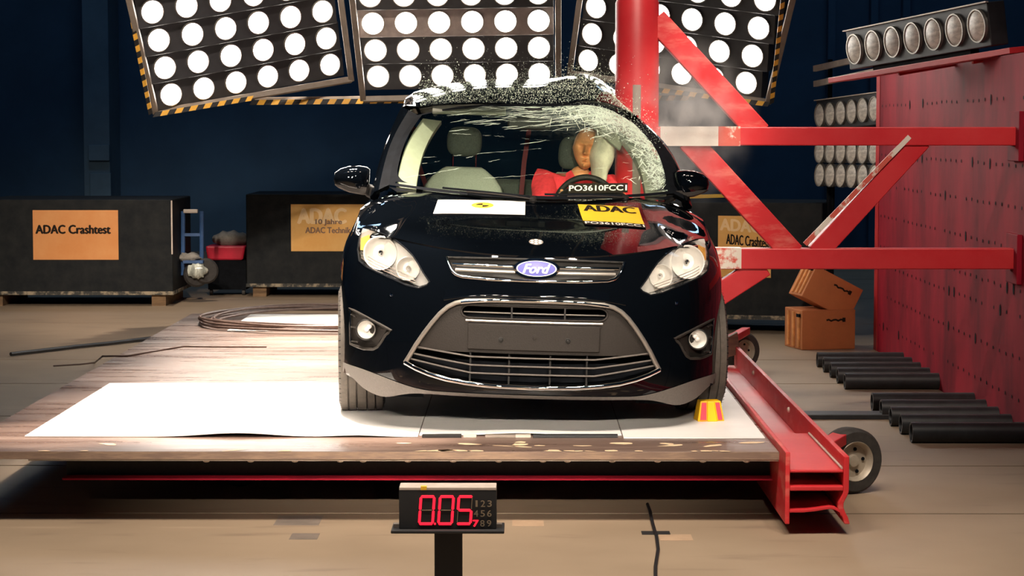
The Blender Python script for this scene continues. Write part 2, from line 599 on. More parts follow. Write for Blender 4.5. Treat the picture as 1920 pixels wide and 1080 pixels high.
P = 0.33                        # deck top above the hall floor
HALL_L, HALL_R, HALL_B, HALL_H = -11.0, 9.5, 31.0, 8.0
mb = MB()
seams = [-4, 1.5, 4.2, 6.9, 9.84, 11.25, 13.2, 14.9, 16.45, 19.5, 22.4, 25.3, 28.2, HALL_B]
for a, b in zip(seams, seams[1:]):
    mb.box((HALL_L, a + 0.011, -0.2), (HALL_R, b - 0.011, 0.0))
    mb.box((HALL_L, b - 0.011, -0.2), (HALL_R, b + 0.011, -0.003), 1)
mb.box((HALL_L, -4, -0.3), (HALL_R, HALL_B, -0.2), 1)
structure(mb, 'floor', ['floor', 'black'])
structure(MB().box((HALL_L, HALL_B, -0.3), (HALL_R, HALL_B + 0.3, HALL_H)), 'wall_back', 'navy_wall')
structure(MB().box((HALL_L - 0.3, -4, -0.3), (HALL_L, HALL_B, HALL_H)), 'wall_left', 'navy_wall')
structure(MB().box((HALL_R, -4, -0.3), (HALL_R + 0.3, HALL_B, HALL_H)), 'wall_right', 'navy_wall')
structure(MB().box((HALL_L, -4, HALL_H), (HALL_R, HALL_B, HALL_H + 0.3)), 'ceiling', 'navy_wall')
# square column on the back wall, with its switch boxes
mb = MB()
ca = at(188, 300, 30.4)
mb.box((ca.x - 0.19, 30.2, 0), (ca.x + 0.17, 31.0, HALL_H))
q = at(187, 285, 30.1); mb.box((q.x - 0.16, 30.1, q.z - 0.12), (q.x + 0.13, 30.2, q.z + 0.1))
q = at(188, 335, 30.1); mb.box((q.x - 0.15, 30.12, q.z - 0.25), (q.x + 0.14, 30.2, q.z + 0.08))
structure(mb, 'trim_1', 'navy_column', bevel=0.01)
mb = MB()
for px in (1560, 1640, 1700):
    q = at(px, 40, 30.8)
    mb.box((q.x - 0.05, 30.8, 0), (q.x + 0.05, 31.0, HALL_H))
structure(mb, 'trim_2', 'navy_wall')

# ================================================================== lamp banks
LAMP_R = 0.092
mbl = MB()
mbl.lathe((0, 0, 0), (0, 0, 1), [(-0.02, LAMP_R + 0.008), (0.012, LAMP_R + 0.008), (0.012, LAMP_R), (0.0, LAMP_R - 0.002)], 28, 1)
mbl.lathe((0, 0, 0), (0, 0, 1), [(0.004, LAMP_R - 0.001), (0.012, LAMP_R * 0.8), (0.018, LAMP_R * 0.45), (0.02, 0)], 28, 0)


def lamp_mesh(m):
    o = mbl.build('lamp', [m, 'satin'], smooth=40)
    me = o.data
    bpy.data.objects.remove(o)
    return me


LIT_ME, UNLIT_ME = lamp_mesh('lit'), lamp_mesh('unlit')


def hazard(mb, a, b, wdir, thick, step=0.125, slant=0.6, my=0, mk=1):
    a, b, w = V(a), V(b), V(wdir)
    d = b - a
    L = d.length
    d.normalize()
    n = d.cross(w).normalized() * thick
    sl = d * (w.length * slant)
    t, k = 0.0, 0
    while t < L - 1e-6:
        t2 = min(L, t + step / 2)
        p = [a + d * t, a + d * t2, a + d * t2 + w + sl, a + d * t + w + sl]
        mb.hexa([x for x in p] + [x + n for x in p], my if k % 2 else mk)
        t = t2
        k += 1


def lamp_bank(name, label, O, E, T, ncol, trow, rows, me, group, grey_rows=(), tiltdown=0.25, box_h=0.125, frame=None, facing=None,
              frame_mats=None, depth=0.07):
    O, E, T = V(O), V(E), V(T)
    U = (E - O) / (ncol - 1)
    W = (T - O) / trow
    u = U.normalized()
    n0 = V(facing) if facing else V((0, -1, -tiltdown))
    n = (n0 - u * n0.dot(u)).normalized()
    v = n.cross(u).normalized()
    if v.z < 0: v = -v
    mid = O + U * (ncol - 1) / 2
    root = empty(name, (mid.x, mid.y, mid.z), label, 'lamp bank', group)
    rot = Matrix((u, v, n)).transposed().to_4x4()
    if rot.determinant() < 0:
        rot = Matrix((u, v, -n)).transposed().to_4x4()
    inv = Matrix.Translation(mid).inverted()
    for r in range(rows):
        c = O + W * r + U * (ncol - 1) / 2
        b = MB().obox(c - n * (depth + 0.008), u * (U.length * ncol / 2 * 0.985), v * box_h, n * depth)
        b.xf(lambda p: p - mid)
        mod = b.build('light_module', 'lampbox_grey' if r in grey_rows else 'lampbox', root, bevel=0.006)
        for i in range(ncol):
            lo = bpy.data.objects.new('lamp', me)
            COL.objects.link(lo)
            lo.parent = mod
            lo.matrix_local = Matrix.Translation(O + W * r + U * i - mid) @ rot
    return root, mid, u, v, n, U, W


def local(mb, root):
    mb.xf(lambda p: p - root.location)
    return mb


def bank_frame(root, BL, BR, up, nrows_len, n, mat_name='grey_steel', w=0.05):
    """two uprights and a bottom rail; uprights continue up to hangers in the ceiling"""
    BL, BR, up = V(BL), V(BR), V(up).normalized()
    for p in (BL, BR):
        local(MB().beam(p, p + up * nrows_len, w, w, (0, -1, 0.2)), root).build('frame_upright', mat_name, root, bevel=0.004)
        top = p + up * nrows_len
        local(MB().cyl(top, (top.x, top.y, HALL_H), 0.012, 8), root).build('hanger_rod', 'grey_steel', root)
    local(MB().beam(BL, BR, w, w, (0, -1, 0.2)), root).build('bottom_rail', mat_name, root, bevel=0.004)


GB = 'floodlight banks hanging behind the car'
# middle bank
root, mid, u, v, n, U, W = lamp_bank('lamp_bank', 'middle lit lamp bank above the car roof, with one pale grey row', at(709, 143, 19.2),
                                     at(1011, 138, 19.2), at(694, -8, 18.45), 6, 3, 8, LIT_ME, GB, grey_rows=(2,))
bank_frame(root, at(681, 186, 19.3), at(1047, 178, 19.3), W, 3.0, n)
pale = local(MB().beam(at(478, 189, 19.45), at(1300, 178, 19.45), 0.05, 0.06), root).build('support_beam', 'pale_steel', root, bevel=0.004)
b = MB()
hazard(b, at(468, 197, 19.4), at(1300, 188, 19.4), (0, 0, 0.045), 0.01)
local(b, root).build('hazard_tape', ['hazard_yellow', 'hazard_black'], root)
# left bank
root, mid, u, v, n, U, W = lamp_bank('lamp_bank', 'lit lamp bank tilted above the black crates, black and yellow tape down its side',
                                     at(320, 177, 18.6), at(618, 121, 19.3), at(285, 22, 17.9), 6, 3, 8, LIT_ME, GB)
bank_frame(root, at(292, 211, 18.6), at(659, 149, 19.3), W, 3.0, n)
b = MB()
hazard(b, at(286, 220, 18.50), at(470, 189, 18.82), (0, 0, 0.04), 0.01)
hazard(b, at(279, 216, 18.48), at(244, 40, 17.8), (0.035, 0, 0), 0.01)
local(b, root).build('hazard_tape', ['hazard_yellow', 'hazard_black'], root)
# right bank
root, mid, u, v, n, U, W = lamp_bank('lamp_bank', 'lit lamp bank partly hidden by the red pole and its sloping brace',
                                     at(1104, 113, 19.3), at(1400, 155, 18.6), at(1126, -39, 18.6), 6, 3, 8, LIT_ME, GB)
bank_frame(root, at(1068, 138, 19.4), at(1440, 192, 18.55), W, 3.0, n)
b = MB()
hazard(b, at(1180, 166, 19.1), at(1440, 200, 18.5), (0, 0, 0.04), 0.01)
hazard(b, at(1443, 196, 18.5), at(1466, -20, 17.6), (0.035, 0, 0), 0.01)
local(b, root).build('hazard_tape', ['hazard_yellow', 'hazard_black'], root)

# switched-off banks beside the red block
GU = 'switched-off lamp strips by the red block'
BLX = 2.81                      # the red block's near face


def side_bank(label, O, E, T, ncol, rows, facing, box_h=0.13):
    root, mid, u, v, n, U, W = lamp_bank('lamp_strip', label, O, E, T, ncol, 1, rows, UNLIT_ME, GU, facing=facing, box_h=box_h, depth=0.06)
    c = O + (E - O) / 2
    top = c + W * (rows - 1) + v * box_h
    local(MB().beam(c - u * (U.length * ncol / 2) + W * (rows - 1) + v * box_h, c + u * (U.length * ncol / 2) + W * (rows - 1) + v * box_h,
                    0.02, 0.008), root).build('top_rail', 'pale_steel', root)
    return root, c, u, v, n, U


O_, E_ = at(1603, 92, 14.5), at(1751, 64, 13.55)
root, c, u, v, n, U = side_bank('unlit lamp strip resting on a red ledge above the perforated block', O_, O_ + (E_ - O_) * 1.5, O_ + V((0, 0, 0.3)), 7, 1,
                                (-0.95, -0.55, -0.1))
local(MB().obox(c - n * 0.06 - v * 0.178, u * 1.12, v * 0.018, n * 0.09), root).build('ledge', 'red', root, bevel=0.004)
local(MB().obox(c - n * 0.06 - v * 0.155, u * 0.6, v * 0.028, n * 0.03), root).build('foot_block', 'black', root)
for k in (-0.4, 0.5):
    q = c + u * k - n * 0.1 - v * 0.2
    local(MB().beam(q, (BLX + 0.15, q.y, 2.19), 0.05, 0.03), root).build('bracket', 'red', root)
O_, E_ = at(1538, 216, 18.6), at(1640, 204, 17.6)
root, c, u, v, n, U = side_bank('unlit lamp strip behind the block, level with its top row of holes', O_, E_, O_ + V((0, 0, 0.3)), 6, 1,
                                (-0.95, -0.55, 0.0))
for dz in (0.27, 0.40):
    local(MB().beam(c - u * 0.62 + v * dz, c + u * 0.75 + v * (dz + 0.03), 0.03, 0.05), root).build('shelf_rail', 'pale_steel', root)
for k in (-0.55, 0.55):
    q = c + u * k - n * 0.1
    local(MB().cyl((q.x, q.y, 0), (q.x, q.y, c.z + 0.45), 0.02, 8), root).build('stand_post', 'black', root)
O_, E_ = at(1538, 328, 18.6), at(1640, 331, 17.6)
root, c, u, v, n, U = side_bank('unlit double lamp strip behind the block, below the upper red beam', O_, E_,
                                at(1538, 284, 18.6), 6, 2, (-0.95, -0.55, 0.05), 0.095)
for k in (-0.6, 0.6):
    q = c + u * k - n * 0.15
    local(MB().cyl((q.x, q.y, 0), (q.x, q.y, c.z + 0.1), 0.02, 8), root).build('stand_post', 'black', root)

# ================================================================== red block with hole pattern
mb = MB()
y0_, y1_ = 11.4, 17.27
mb.box((BLX, y0_, 0), (BLX + 2.2, y1_, 2.17))
mb.box((BLX - 0.004, y1_ - 0.16, 0.0), (BLX, y1_, 2.17), 2)
rng = random.Random(3)
z = 0.22
while z < 2.1:
    yy = y0_ + 0.15
    while yy < y1_ - 0.25:
        big = rng.random() < 0.06
        if rng.random() < 0.9:
            hw, hh = (0.020, 0.036) if big else (0.012, 0.012)
            q = V((BLX - 0.003, yy, z + rng.uniform(-0.004, 0.004)))
            mb.add([q + V((0, hw * math.cos(k * math.pi / 4), hh * math.sin(k * math.pi / 4))) for k in range(8)], [tuple(range(8))], 1)
        yy += 0.17
    z += 0.235 if int(z * 10) % 3 else 0.145
o = mb.build('barrier_block', ['red_block', 'black', 'red'], fix=True)
tag(o, 'large crimson steel block with rows of small holes', 'crash block')

# ================================================================== pole frame
PY = 12.35
root = empty('pole_barrier', (0.66, PY, 0), 'red steel pole with a braced girder frame pressed into the car roof', 'pole barrier')
pc = at(1194, 250, PY)
PX = pc.x
b = MB().lathe((PX, PY, 0), (0, 0, 1), [(0.42, 0.0), (0.42, 0.123), (2.45, 0.123), (2.468, 0.115), (2.468, 0.0)], 40)
local(b, root).build('pole', 'red', root, smooth=40)
b = MB()
for k in range(7):
    a0, a1 = R(-104 + 3 * k), R(-101 + 3 * k)
    r_ = 0.1245
    p = [V((PX + r_ * math.cos(a), PY + r_ * math.sin(a), zz)) for a, zz in ((a0, 0.9), (a1, 0.9), (a1, 1.99), (a0, 1.99))]
    b.add(p, [(0, 1, 2, 3)])
local(b, root).build('tape_strip', 'grey_steel', root)
z_top0, z_top1 = at(1300, 238, PY - 0.06).z, at(1300, 273, PY - 0.06).z
z_low0, z_low1 = at(1450, 466, PY - 0.06).z, at(1450, 505, PY - 0.06).z


def girder(name, a, bpt, w, h, m='red', bev=0.006, up=(0, 0, 1)):
    return local(MB().beam(a, bpt, w, h, up), root).build(name, m, root, bevel=bev)


zu, zl = (z_top0 + z_top1) / 2, (z_low0 + z_low1) / 2
girder('upper_girder', (PX + 0.1, PY, zu), (BLX, PY, zu), 0.12, z_top0 - z_top1)
girder('lower_girder', (PX + 0.1, PY, zl), (BLX, PY, zl), 0.12, z_low0 - z_low1)
xw0, xw1, xw2 = at(1237, 255, PY).x, at(1345, 255, PY).x, at(1386, 255, PY).x
for x0, x1, m in ((xw0, xw1, 'white_clean'), (xw1, xw2, 'white_worn')):
    local(MB().box((x0, PY - 0.064, z_top1 - 0.002), (x1, PY + 0.064, z_top0 + 0.003)), root).build('white_painted_section', m, root)
xw3, xw4 = at(1330, 485, PY).x, at(1388, 485, PY).x
local(MB().box((xw3, PY - 0.064, z_low1 + 0.004), (xw4, PY + 0.064, z_low0 + 0.003)), root).build('white_painted_section', 'white_worn', root)


def brace(ax, ay, bx, by, w, m='red_scuffed'):
    a, b_ = at(ax, ay, PY), at(bx, by, PY)
    return girder('brace', a, b_, 0.10, w, m, 0.005)


brace(1228, 36, 1424, 250, 0.128)
brace(1290, 262, 1486, 476, 0.132)
br = brace(1530, 475, 1726, 262, 0.115, 'red')
brace(1432, 497, 1180, 660, 0.125, 'red')
a, b_ = at(1512, 460, PY - 0.055), at(1708, 258, PY - 0.055)
girder('white_edge', a + V((-0.008, 0, 0.006)), b_ + V((-0.008, 0, 0.006)), 0.012, 0.028, 'white_worn', 0)
for zz in (zu, zl):
    local(MB().box((BLX - 0.03, PY - 0.14, zz - 0.14), (BLX, PY + 0.14, zz + 0.14)), root).build('end_plate', 'red_block', root, bevel=0.004)

# ================================================================== tubes on the floor by the block
GT = 'black tubes on the floor along the red block'


def tube_thing(y, r, label):
    b = MB()
    b.lathe((2.18, y, r), (1, 0, 0), [(0, r * 0.8), (0, r), (0.63, r), (0.63, r * 0.8), (0, r * 0.8)], 20)
    o = b.build('steel_tube', 'tube', smooth=40)
    return tag(o, label, 'tube', GT)


words = ['rearmost', 'second', 'third', 'fourth', 'nearest']
for k in range(5):
    tube_thing(15.95 - 0.34 * k, 0.055, f'{words[k]} black tube of the rear five sticking out from the red block')
for k in range(5):
    tube_thing(13.45 - 0.34 * k, 0.058, f'{words[k]} black tube of the front five sticking out from the red block')
q = onz(1610, 783, 0.0)
o = MB().box((onz(1508, 783, 0).x, q.y - 0.09, 0.0), (onz(1710, 783, 0).x, q.y + 0.09, 0.03)).build('steel_strip', 'tube', bevel=0.004)
tag(o, 'flat black steel strip on the concrete right of the red beam', 'strip')

# ================================================================== platform trolley
TL, TRX, TF, TB = -2.52, 1.140, 9.53, 16.7
root = empty('platform_trolley', (-0.7, 13.1, 0), 'low brown plywood test platform on wheels with a red side beam, under the car', 'trolley')
b = MB().box((TL, TF, P - 0.035), (TRX, TB, P))
local(b, root).build('deck', 'deck', root, bevel=0.003)
local(MB().box((TL, TF - 0.004, P - 0.034), (TRX + 0.01, TF, P - 0.002)), root).build('deck_edge', 'ply_edge', root)
local(MB().box((TL + 0.35, TF + 0.02, P - 0.045), (TRX, TF + 0.1, P - 0.036)), root).build('edge_plate', 'pale_steel', root)
local(MB().box((TL + 0.45, TF + 0.35, P - 0.16), (TRX, TF + 0.38, P - 0.036)), root).build('cross_beam', 'trim_dark', root)
local(MB().box((TL + 0.45, TF + 0.25, P - 0.168), (TRX, TF + 0.38, P - 0.16)), root).build('beam_flange', 'red_block', root)
local(MB().box((TL + 0.45, TB - 0.5, P - 0.17), (TRX, TB - 0.3, P - 0.036)), root).build('cross_beam', 'red', root)
for x in (-2.0, -0.6):
    local(MB().box((x, TF + 0.38, P - 0.15), (x + 0.1, TB - 0.5, P - 0.036)), root).build('long_beam', 'black', root)
for px in (387, 470, 553, 638, 681, 765, 850, 935, 1018, 1064, 1148, 1233, 1318, 1400):
    x = at(px, 866, TF + 0.06).x
    local(MB().lathe((x, TF + 0.06, P - 0.048), (0, 0, -1), [(0, 0.015), (0.006, 0.014), (0.009, 0.008), (0.009, 0)], 12), root).build('bolt', 'pale_steel', root)
# chips broken out of the front edge
rng = random.Random(11)
for k in range(34):
    x = rng.choice([rng.uniform(-0.55, -0.2), rng.uniform(-0.1, 0.35), rng.uniform(0.4, 1.05), rng.uniform(-2.3, 1.0)])
    y = TF + rng.uniform(0.0, 0.03) if rng.random() < 0.65 else TF + rng.uniform(0.03, 0.3)
    L, wd, an = rng.uniform(0.02, 0.085), rng.uniform(0.006, 0.03), rng.uniform(-0.6, 0.6)
    pts = []
    for j in range(8):
        t = 2 * math.pi * j / 8
        r_ = rng.uniform(0.5, 1.0)
        dx, dy = L * r_ * math.cos(t), wd * r_ * math.sin(t) * 1.5
        pts.append((x + dx * math.cos(an) - dy * math.sin(an), max(TF - 0.003, y + dx * math.sin(an) + dy * math.cos(an)), P + 0.0015))
    local(MB().add(pts, [tuple(range(8))]), root).build('wood_chip', 'chip', root)
# red side beam: H section on its side with a capped front
bx0, bx1, by0, by1 = 1.140, 1.402, 9.3, 14.1


def bm_part(name, mb, m='red', bev=0.004):
    return local(mb, root).build(name, m, root, bevel=bev)


bm_part('side_beam', MB().box((bx0, by0, 0.05), (bx0 + 0.02, by1, 0.362)), 'red_scuffed')
prof = [(bx1 + dx, z) for z, dx in ((0.345, 0), (0.20, 0), (0.185, -0.002), (0.17, -0.008), (0.155, -0.016), (0.14, -0.022), (0.12, -0.022), (0.10, -0.014), (0.08, -0.003), (0.05, 0.006))]
b = MB().prism([V((x - 0.012, by0, z)) for x, z in prof] + [V((x + 0.012, by0, z)) for x, z in prof[::-1]], (0, by1 - by0, 0))
bm_part('side_beam_flange', b, 'red_scuffed')
bm_part('beam_web', MB().box((bx0 + 0.02, by0, 0.195), (bx1 - 0.012, by1, 0.215)))
bm_part('beam_cap_plate', MB().box((bx0 + 0.02, by0 + 0.01, 0.272), (bx1 - 0.012, 10.45, 0.284)))
pth = [(bx0 + 0.02, 0.112), (bx0 + 0.08, 0.113), (bx0 + 0.13, 0.118), (bx0 + 0.17, 0.125), (bx0 + 0.195, 0.128), (bx0 + 0.215, 0.124), (bx0 + 0.235, 0.112), (bx1 - 0.02, 0.092)]
b = MB().prism([V((x, by0, z - 0.012)) for x, z in pth] + [V((x, by0, z)) for x, z in pth[::-1]], (0, by1 - by0, 0))
bm_part('beam_lower_plate', b)
bm_part('weld_bead', MB().tube([(bx1 - 0.016, by0 + 0.03, 0.29), (bx1 - 0.016, 10.4, 0.29)], 0.006, 6), 'pale_steel', 0)
bm_part('rear_bracket', MB().hexa([(1.27, 14.05, 0.25), (1.42, 14.0, 0.30), (1.42, 14.06, 0.30), (1.27, 14.11, 0.25),
                                  (1.27, 14.05, 0.36), (1.40, 14.0, 0.44), (1.40, 14.06, 0.44), (1.27, 14.11, 0.36)]), 'ply_edge')
bm_part('red_strut', MB().beam((1.30, 14.4, 0.3), (1.62, 15.6, 0.3), 0.06, 0.05), 'plastic_red')
bm_part('red_strut', MB().beam((1.41, 10.1, 0.26), (1.56, 10.45, 0.27), 0.08, 0.05), 'red')
for yy in (11.2, 12.9):
    bm_part('bolt', MB().lathe((bx1 - 0.012, yy, 0.30), (-1, 0, 0), [(0, 0.014), (0.008, 0.013), (0.012, 0.007), (0.012, 0)], 10), 'pale_steel', 0)


def trolley_wheel(c, axis, r, w, rim_mat='rim', tyre_mat='rubber'):
    c, ax = V(c), V(axis).normalized()
    b = MB()
    b.lathe(c, ax, [(-w / 2, r * 0.62), (-w / 2, r * 0.9), (-w * 0.36, r * 0.985), (-w * 0.15, r), (w * 0.15, r), (w * 0.36, r * 0.985),
                    (w / 2, r * 0.9), (w / 2, r * 0.62), (w * 0.3, r * 0.6), (-w * 0.3, r * 0.6), (-w / 2, r * 0.62)], 40)
    wheel = local(b, root).build('wheel', tyre_mat, root, smooth=50)
    b = MB()
    b.lathe(c, ax, [(w * 0.46, r * 0.63), (w * 0.50, r * 0.60), (w * 0.40, r * 0.54), (w * 0.2, r * 0.50), (w * 0.22, r * 0.2), (w * 0.34, r * 0.17),
                    (w * 0.36, 0)], 32)
    b.lathe(c, ax, [(-w * 0.46, r * 0.63), (-w * 0.4, r * 0.54), (-w * 0.2, r * 0.5), (-w * 0.2, 0)], 32)
    rim = local(b, root).build('rim', rim_mat, wheel, smooth=40)
    a = ax.orthogonal().normalized(); bb = ax.cross(a)
    for k in range(5):
        q = c + ax * (w * 0.235) + (a * math.cos(k * 1.2566) + bb * math.sin(k * 1.2566)) * r * 0.36
        local(MB().lathe(q, ax, [(0, r * 0.06), (0.004, r * 0.055), (0.004, 0)], 10), root).build('wheel_nut', 'black', wheel)


trolley_wheel((1.585, 10.42, 0.158), (0.42, -0.9, 0), 0.158, 0.12)
trolley_wheel((1.60, 15.75, 0.140), (0.50, -0.86, 0), 0.140, 0.11)
trolley_wheel(tuple(V((onz(447, 915, 0.0).x, 10.6, 0.105))), (0.1, -1, 0), 0.105, 0.07)
trolley_wheel((-2.0, 15.9, 0.105), (0.1, -1, 0), 0.105, 0.07)

# ------------------------------------------------------------------ white boards on the deck
GS = 'white boards lying on the platform'


def board(pts, th, label, curl=None):
    b = MB()
    b.prism([V((x, y, P + 0.001 + (0))) for x, y in pts], (0, 0, th))
    o = b.build('white_board', 'white', bevel=0.001)
    return tag(o, label, 'board', GS)


def board_grid(x0, x1, y0, y1, lift, label, skew=0.0):
    """thin sheet whose front edge bows off the deck by lift(x)"""
    nx, ny = 40, 8
    top, bot = [], []
    for j in range(ny + 1):
        rt, rb = [], []
        for i in range(nx + 1):
            x = x0 + (x1 - x0) * i / nx
            y = y0 + (y1 - y0) * j / ny + skew * (x - x0)
            z = P + 0.0015 + lift(x) * max(0, 1 - j / 3) ** 2
            rt.append(V((x, y, z + 0.005))); rb.append(V((x, y, z)))
        top.append(rt); bot.append(rb)
    b = MB()
    b.grid(top); b.grid(bot)
    for e in ((top[0], bot[0]), (top[-1], bot[-1])):
        b.grid([e[0], e[1]])
    b.grid([[r[0] for r in top], [r[0] for r in bot]])
    b.grid([[r[-1] for r in top], [r[-1] for r in bot]])
    o = b.build('white_board', 'white', smooth=40)
    return tag(o, label, 'board', GS)


board_grid(-2.28, -0.47, 9.97, 12.06, lambda x: 0.018 * math.exp(-((x + 1.30) / 0.22) ** 2) + 0.008 * math.exp(-((x + 0.75) / 0.15) ** 2),
           'wide white board on the deck left of the car, in front of the brown plywood')
board_grid(-0.465, 0.47, 10.02, 12.06, lambda x: 0.012 * math.exp(-((x + 0.0) / 0.2) ** 2), 'white board under the car nose, in its shadow')
board_grid(0.475, 1.122, 9.93, 12.6, lambda x: 0.0, 'white board beside the red beam, under the yellow and red marker')
board_grid(-2.05, 0.4, 15.2, 16.55, lambda x: 0.0, 'white board at the rear of the deck, under the cable coil')
# pale slats under the middle board's front edge
for k, (x0, x1, m) in enumerate(((-0.45, -0.27, 'trim_dark'), (-0.26, -0.20, 'pale_steel'), (-0.16, -0.02, 'grey_steel'), (-0.02, 0.05, 'pale_steel'), (0.06, 0.45, 'tube'))):
    o = MB().box((x0, 9.955, P + 0.001), (x1, 10.0, P + 0.013)).build('wooden_shim', m, bevel=0.001)
    tag(o, ['dark brown shim nearest the left board', 'short pale shim beside the dark brown one', 'long grey shim in the middle',
            'short pale shim beside the grey one', 'longest black shim'][k] + ' under the middle board', 'shim', 'shims under the middle board')

# cable coil on the rear board
b = MB()
rng = random.Random(5)
c0 = V((-1.40, 15.85, P))
pts = []
turns = 6
for k in range(turns * 48):
    t = k / 48 * 2 * math.pi
    turn = k / 48
    r_ = 0.84 + 0.05 * math.sin(turn * 2.3) + 0.03 * math.sin(t * 0.37 + 1)
    z = P + 0.018 + 0.011 * (turn * 0.7) + 0.006 * math.sin(t * 3.1 + turn) + 0.012 * max(0, math.sin(t)) 
    pts.append(c0 + V((r_ * 1.03 * math.cos(t) + 0.03 * math.sin(turn), r_ * math.sin(t) * 0.96 + 0.02 * math.cos(turn * 1.7), z - P)))
b.tube(pts, 0.009, 6)
o = b.build('cable_coil', 'cable', smooth=60)
tag(o, 'large loose coil of grey cable on the rear white board', 'cable')
b = MB()
pts = [onz(100, 686, 0.006), onz(150, 683, 0.006), onz(178, 680, 0.006), onz(192, 668, P + 0.008), onz(240, 667, P + 0.006), onz(290, 658, P + 0.006),
       onz(345, 649, P + 0.006), onz(420, 650, P + 0.006), onz(500, 650, P + 0.006)]
o = MB().tube(pts, 0.006, 6).build('thin_cable', 'cable', smooth=60)
tag(o, 'thin brown wire running over the left edge of the platform', 'cable')
o = MB().tube([onz(20, 664, 0.02), onz(150, 649, 0.02), onz(210, 643, 0.02), onz(300, 632, 0.02)], 0.015, 8).build('black_hose', 'black_cable', smooth=60)
tag(o, 'straight black hose on the concrete beside the platform', 'hose')

# marker block
mk = onz(1329, 790, P)
root = empty('marker_block', (mk.x, mk.y, P + 0.006), 'small yellow tapered marker block with red reflectors by the front wheel', 'marker', rz=R(8))
w0, w1, d0, d1, h = 0.066, 0.05, 0.05, 0.036, 0.098
b = MB().hexa([(-w0, -d0, 0), (w0, -d0, 0), (w0, d0, 0), (-w0, d0, 0), (-w1, -d1, h), (w1, -d1, h), (w1, d1, h), (-w1, d1, h)])
b.hexa([(-0.02, -d0 - 0.012, 0), (0.03, -d0 - 0.012, 0), (0.03, -d0, 0), (-0.02, -d0, 0), (-0.018, -d1 - 0.008, h), (0.016, -d1 - 0.008, h), (0.016, -d1, h), (-0.018, -d1, h)])
b.build('body', 'marker_yellow', root, bevel=0.004)
for xa, xb, xc, xd in ((-0.054, -0.024, -0.021, -0.044), (0.034, 0.056, 0.043, 0.022)):
    e = 0.004
    MB().hexa([(xa, -d0 - e, 0.008), (xb, -d0 - e, 0.008), (xb, -d0 + e, 0.008), (xa, -d0 + e, 0.008),
               (xd, -d1 - e, h - 0.008), (xc, -d1 - e, h - 0.008), (xc, -d1 + e, h - 0.008), (xd, -d1 + e, h - 0.008)]).build('reflector', 'marker_red', root)

# ================================================================== floor odds and ends
pts = [onz(1214, 945, 0.008), onz(1219, 958, 0.008), onz(1222, 975, 0.008), onz(1227, 993, 0.01), onz(1231, 1005, 0.008), onz(1234, 1030, 0.008), onz(1229, 1062, 0.008),
       onz(1229, 1100, 0.008), onz(1236, 1160, 0.008)]
o = MB().tube(pts, 0.0075, 8).build('floor_cable', 'black_cable', smooth=60)
tag(o, 'thin dark cable crossing the front floor seam and running towards the front', 'cable')
a_, b_ = onz(1203, 1000, 0.0), onz(1256, 1000, 0.0)
o = MB().box((a_.x, a_.y - 0.035, 0.0005), (b_.x, a_.y + 0.035, 0.004)).build('tape_strip', 'hazard_black')
tag(o, 'black tape strip holding the thin dark floor cable down', 'tape')
GP = 'worn tape patches on the concrete'
for px, py, w, d, m, lb in ((990, 981, 0.07, 0.07, 'tape_beige', 'pale beige tape patch between the timer and the floor cable'),
                            (1267, 1008, 0.07, 0.07, 'tape_beige', 'pale beige tape patch beside the black tape strip'),
                            (560, 976, 0.10, 0.12, 'grey_steel', 'wide grey tape patch near the floor seam left of the timer'),
                            (571, 1006, 0.06, 0.07, 'grey_steel', 'small grey tape patch below the wide one')):
    q = onz(px, py, 0.0)
    o = MB().box((q.x - w, q.y - d, 0.0004), (q.x + w, q.y + d, 0.0012)).build('tape_patch', m)
    tag(o, lb, 'tape', GP)

# ================================================================== timer display
DY = 7.5
tb = onz(839, 1110, 0.0)
DX = at(839, 950, DY).x
root = empty('timer_display', (DX, DY, 0), 'black timer box on a post showing red digits in front of the platform', 'timer')


def tp(px, py, y=DY):
    q = at(px, py, y)
    return V((q.x - DX, q.y - DY, q.z))


x0, x1 = tp(748, 950).x, tp(931, 950).x
zt, zb_ = tp(840, 919).z, tp(840, 992).z
MB().box((x0, 0, zb_), (x1, 0.10, zt)).build('housing', 'hazard_black', root, bevel=0.003)
MB().box((x0 + 0.001, -0.001, zt), (x1 - 0.001, 0.10, tp(840, 914).z)).build('top_cover', 'pale_steel', root, bevel=0.001)
MB().box((x0 - 0.027, -0.03, tp(840, 998).z), (x1 + 0.027, 0.13, zb_)).build('shelf', 'hazard_black', root, bevel=0.003)
MB().box((tp(814, 1000).x, 0.02, 0.012), (tp(866, 1000).x, 0.09, tp(840, 998).z)).build('post', 'hazard_black', root, bevel=0.003)
MB().box((-0.16, -0.1, 0.0), (0.16, 0.2, 0.012)).build('base', 'hazard_black', root, bevel=0.003)
for px in (742, 936):
    MB().box((tp(px - 5, 985).x, 0.03, zb_), (tp(px + 5, 985).x, 0.06, zb_ + 0.012)).build('bracket', 'grey_steel', root)
MB().box((tp(789, 915).x, -0.002, zt + 0.0005), (tp(800, 915).x, 0.02, tp(840, 913).z + 0.002)).build('top_sticker', 'yellow', root)


